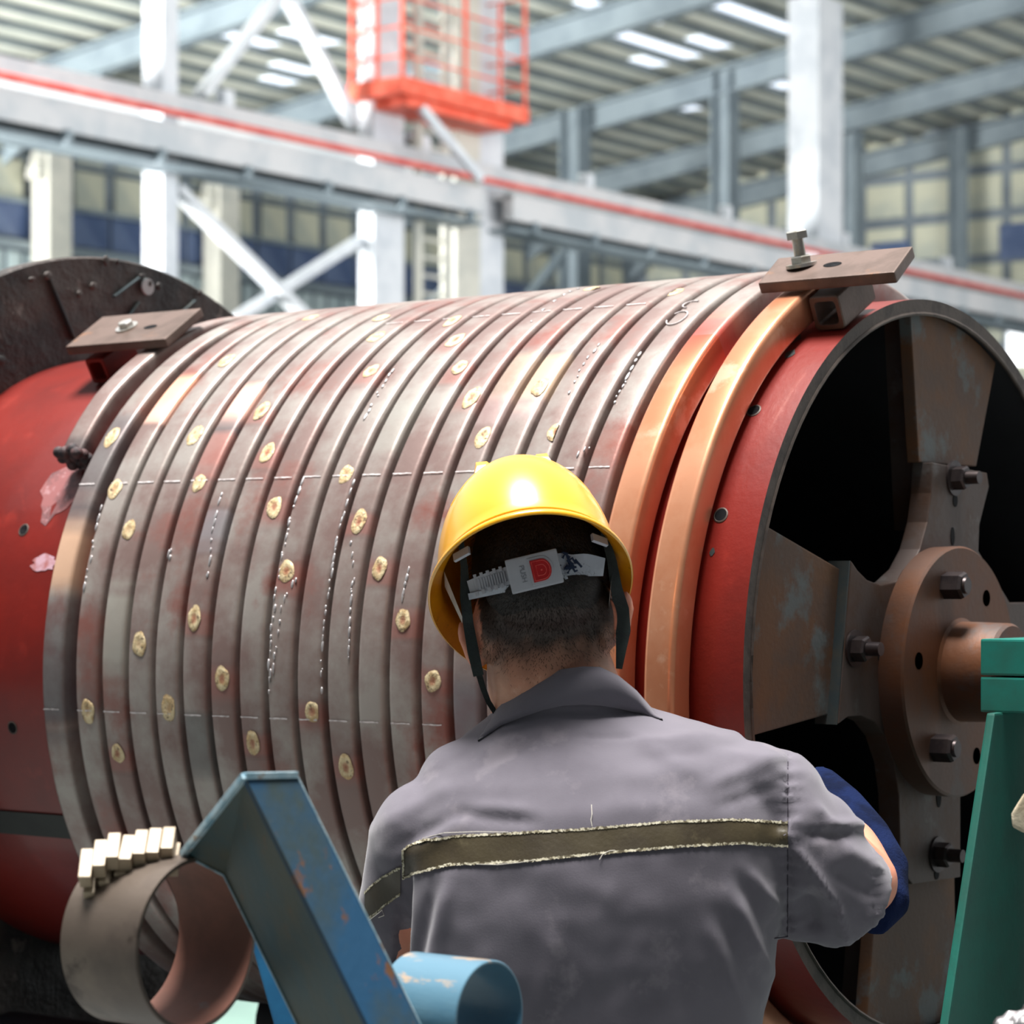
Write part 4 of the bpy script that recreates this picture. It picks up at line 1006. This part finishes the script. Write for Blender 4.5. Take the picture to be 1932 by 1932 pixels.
# trousers, boots
tr = MB(); tr.loft([ringq(py, cx, hw*1.0, dc, hd*1.0, tilt=0) for (py, cx, hw, dc, hd) in [(2080,1104,290,2.985,.12),(2200,1102,300,2.99,.13),(2330,1100,290,3.0,.13)]])
for s in (-1,1):
    h = hipz + RX*s*.085; kn = Vector((h.x, h.y, .50)) + DX*.04 + RX*s*.03; an = Vector((h.x, h.y, .12)) - DX*.02 + RX*s*.06
    tr.tube([h, h-Vector((0,0,.1)), kn, an], [.105,.10,.078,.07], 24)
remesh(tr, 'trousers', M_pants, person, .010, 4)
for s in (-1,1):
    h = hipz + RX*s*.085; an = Vector((h.x, h.y, .12)) - DX*.02 + RX*s*.06
    bt = MB(); bt.tube([an, Vector((an.x,an.y,.05))], [.055,.055], 20); bt.ellipsoid(Vector((an.x,an.y,.05))+DX*.07, [RX*.05, DX*.14, Vector((0,0,.05))], 20, 10)
    remesh(bt, 'boot', M_boot, person, .008, 2)

# ================================================================== THE HARD HAT
GR, GF, GU = headframe(36, 9)
GC = Q(998, 1090, 2.995)
hat = thing('hard_hat', 'yellow hard hat with glossy ridged shell worn on the worker\'s head', 'hard hat', tuple(GC))
def gpnt(r, f, u): return GC + GR*r + GF*f + GU*u
n = 96
def hring(sw, sl, u, dropf=0.0, peak=0.0):
    out = []
    for k in range(n):
        t = 2*math.pi*k/n; r = math.sin(t)*sw; f = math.cos(t)*sl
        pk = max(0, math.cos(t))**3*peak
        out.append(gpnt(r, f+pk, u - dropf*max(0, math.cos(t)) ))
    return out
rings = []
# outer from top to brim, then lip, then inner back to top
prof_o = []
for k in range(1, 17):
    t = R_(90*k/16); prof_o.append((.1075*math.sin(t)**.96, .1340*math.sin(t)**.96, .151*math.cos(t)))
for (a, b_, u) in prof_o: rings.append(hring(a, b_, u))
rings += [hring(.1108,.137,-.004), hring(.1175,.1435,-.009,.004,.020), hring(.1210,.147,-.013,.006,.028), hring(.1217,.1477,-.017,.006,.028), hring(.1195,.1455,-.019,.006,.026)]
ho = MB().loft(rings, cap=False)
top = gpnt(0,0,.151); ho.add([top], []); ti_ = len(ho.v)-1
for k in range(n): ho.f.append([ti_, k, (k+1) % n])
ho.build('shell', M_hat, hat, smooth=60)
ri = [hring(.1193,.1453,-.0185,.006,.026), hring(.1100,.1355,-.008,.002,.008)] + [hring(a-.003, b_-.003, u-.003) for (a, b_, u) in prof_o[::-1]]
MB().loft(ri, cap=False).build('shell_inside', M_hatdk, hat, smooth=60)
# ridges running front to back over the crown
def dome(r, f):
    q = 1 - (r/.1075)**2 - (f/.134)**2
    return .151*math.sqrt(max(q, 0.0))
for s, hgt in ((-.040,.0105),(.033,.0095)):
    rr = []
    for k in range(25):
        f = -.066 + .14*k/24; e = hgt*min(1, (k+.6)/1.6)*min(1, (24.6-k)/4); z = dome(s, f)
        rr.append([gpnt(s-.011, f, dome(s-.011, f)-.001), gpnt(s-.0065, f, z+e), gpnt(s+.0065, f, z+e), gpnt(s+.011, f, dome(s+.011, f)-.001)])
    MB().loft(rr, closed=True).build('ridge', M_hat, hat, smooth=50, bevel=.001)
for off in (.030,.048):                            # faint raised arcs on the rear of the shell
    pts = []
    for k in range(25):
        t = R_(-62 + 124*k/24); r = math.sin(t)*(.045+off); f = -(.035+off*1.0) + (1-math.cos(t))*.06; pts.append(gpnt(r, f, dome(r, f)-.0005))
    MB().tube(pts, .0016, 8).build('rib', M_hat, hat, smooth=True)
# rim groove line above the lip at the back
pts = []
for k in range(49):
    t = R_(100 + 160*k/48); pts.append(gpnt(math.sin(t)*.1125, math.cos(t)*.1388, -.0035))
MB().tube(pts, .0014, 8).build('rim_bead', M_hat, hat, smooth=True)
# suspension: pale side hangers, webbing
for s in (-1,1):
    MB().loft([[gpnt(s*.100,-.030,.0), gpnt(s*.100,.0,.0)], [gpnt(s*.092,-.025,-.035), gpnt(s*.092,-.004,-.035)], [gpnt(s*.086,-.020,-.06), gpnt(s*.086,-.006,-.06)]], closed=False).build('hanger', M_foam, hat, smooth=True)
    MB().box(gpnt(s*.080,-.076,-.012), (.022,.004,.010), Matrix((GR*.8+GF*s*.6, GF*.8-GR*s*.6, GU)).transposed()).build('clip', M_gplas, hat)
# rear size band and chin straps in picture-measured positions on the head surface
hb = BVHTree.FromPolygons([v.co + Vector(person.location) for v in bo.data.vertices] + hv, [tuple(p.vertices) for p in bo.data.polygons] + [tuple(i_ + len(bo.data.vertices) for i_ in p.vertices) for p in hc.data.polygons])
def onhead(px, py, off=.004, dmax=None):
    h, n_, i_, d = hb.ray_cast(CAM, ray(px, py).normalized())
    if h is None or (h-P(px,py,2.98)).length > .12: return P(px, py, dmax or 2.985)
    if n_.dot(CAM-h) < 0: n_ = -n_
    return h + n_*off
db0 = proj(onhead(1012, 1082, .006))[2]
def dband(px): return db0 + .040*((px-1015)/130)**2
def strap(path, wpx, m, nm, off=.004, dmax=None, th_=.0016, sm=8, parent=hat, dfun=None):
    # path: list of (px,py); builds a ribbon lying on the head
    pts = [Vector((*p, 0)) for p in path]; dense = []
    for j in range(len(pts)-1):
        for k in range(6): dense.append(pts[j].lerp(pts[j+1], k/6))
    dense.append(pts[-1]); L_, R2_ = [], []
    for j, p in enumerate(dense):
        t = (dense[min(j+1,len(dense)-1)]-dense[max(j-1,0)]).normalized(); nn = Vector((-t.y, t.x, 0))
        wv = wpx if not hasattr(wpx,'__len__') else float(np.interp(j/(len(dense)-1), np.linspace(0,1,len(wpx)), wpx))
        d = dfun(p.x) if dfun else proj(onhead(p.x, p.y, off, dmax))[2]; L_.append((p + nn*wv/2, d)); R2_.append((p - nn*wv/2, d))
    ds = np.array([a[1] for a in L_]); 
    for _ in range(sm): ds = np.convolve(np.pad(ds, 2, mode='edge'), [.1,.2,.4,.2,.1], 'valid')
    rr = [[P(a[0].x, a[0].y, d), P(c[0].x, c[0].y, d), P(c[0].x, c[0].y, d+th_), P(a[0].x, a[0].y, d+th_)] for a, c, d in zip(L_, R2_, ds)]
    return MB().loft(rr).build(nm, m, parent, smooth=40, bevel=0)
BANDC = [(884,1108),(920,1098),(965,1084),(1010,1074),(1060,1066),(1100,1065),(1140,1070)]
strap(BANDC[:4], [24,34,34,34], M_gplas, 'size_band', dfun=dband)
strap(BANDC[3:], [44,48,38,42,34], M_clear, 'size_band', dfun=dband)
strap([(884,1126),(950,1112),(1020,1104),(1070,1086)], 12, M_clear, 'band_backing', dfun=lambda x_: dband(x_)+.002)
c0 = P(1008,1078,db0-.006); e1 = (P(1052,1068,dband(1052))-P(960,1090,dband(960)-.004)).normalized(); nz_ = (CAM-c0).normalized(); nz_ = (nz_-e1*nz_.dot(e1)).normalized(); e2 = nz_.cross(e1); e2 = e2 if e2.z > 0 else -e2
fr = Matrix((e1, e2, nz_)).transposed(); s1 = proj(c0)[2]/F
bx0 = MB().box(c0, (100*s1, 66*s1, .012), fr).build('buckle', M_gplas, hat, bevel=.0022)
def local(x_, y_, z_): return c0 + e1*x_*s1 + e2*y_*s1 + nz_*z_
def dshape(w_, h_, cx, z0, z1, m, nm, hollow=None):
    def outl(w2, h2):
        pts = [(-w2/2, -h2/2), (-w2/2, h2/2)] ; 
        for k in range(9): t = R_(90 - 180*k/8); pts.append((w2*.05 + w2*.45*math.cos(t), h2/2*math.sin(t)))
        return pts
    o_ = [local(cx+a, b_, z0) for a, b_ in outl(w_, h_)]
    MB().prism(o_, nz_*(z1-z0)).build(nm, m, hat, bevel=.0005)
dshape(46,52,14,.0061,.0070,M_gplas,'button_frame')
dshape(38,42,14,.0068,.0082,M_button,'push_button')
for (w_, h_) in ((32,36),(18,20)):
    pts = [(-w_/2, -h_/2), (-w_/2, h_/2)] + [(w_*.05 + w_*.45*math.cos(R_(90-180*k/10)), h_/2*math.sin(R_(90-180*k/10))) for k in range(11)] + [(-w_/2,-h_/2)]
    MB().tube([local(14+a, b_, .0083) for a, b_ in pts], .0004, 6).build('button_relief', M_buttonl, hat)
MB().ellipsoid(local(14,0,.0084), [e1*.0011, e2*.0011, nz_*.0006], 10, 6).build('button_relief', M_buttonl, hat)
fc = bpy.data.curves.new('push_text', 'FONT'); fc.body = 'PUSH'; fc.size = 11.5*s1*1.2; fc.extrude = .0002; fc.align_x = 'CENTER'
to = bpy.data.objects.new('t', fc); COL.objects.link(to); dg = bpy.context.evaluated_depsgraph_get(); tm = bpy.data.meshes.new_from_object(to.evaluated_get(dg)); bpy.data.objects.remove(to)
tm.name = 'push_lettering'; tm.materials.clear(); tm.materials.append(mat('grey_plastic_relief', (116,118,126), rough=.5)); tl = bpy.data.objects.new('push_lettering', tm); COL.objects.link(tl); tl.parent = hat
tl.matrix_local = Matrix.Translation(local(-26,0,.0062)-Vector(hat.location)) @ (fr @ Matrix.Rotation(R_(-90),3,'Z')).to_4x4()
# teeth on the left band
for k in range(15):
    f = k/14; px = 886 + 66*f; py = 1107 - 19*f; c = P(px, py, dband(px)-.001)
    MB().box(c, (2.4*s1, 20*s1, .002), fr).build('tooth', M_gplas, hat)
for k in range(5):
    for sg in (-1, 1):
        f = k/4; px = 896 + 48*f + (4 if sg < 0 else 0); py = 1104 - 15*f - sg*16; c = P(px, py, dband(px)-.002); MB().box(c, (6.5*s1, 9*s1, .003), fr).build('tooth', M_gplas, hat, bevel=.0006)
hr2 = random.Random(5)
for k in range(14):
    a = P(1066+hr2.gauss(6,9), 1066+hr2.gauss(0,11), dband(1070)-.003); MB().tube([a, a+e1*hr2.uniform(-.006,.008)+e2*hr2.uniform(-.006,.006), a+e1*hr2.uniform(-.004,.01)-e2*.005], .0014, 5).build('fabric_bit', M_fabric, hat)
strap([(868,1010),(876,1070),(878,1130),(884,1180),(893,1230),(903,1275)], [10,14,20,20,22,20], M_strap, 'chin_strap', .007, 2.955)
strap([(903,1270),(912,1300),(922,1325),(938,1350)], [12,11,10,10], M_strap, 'chin_strap', .006, 2.99)
strap([(1138,1000),(1155,1060),(1163,1110),(1172,1150),(1176,1190),(1172,1225),(1168,1262)], [12,18,22,30,28,20,12], M_strap, 'chin_strap', .007, 2.965)
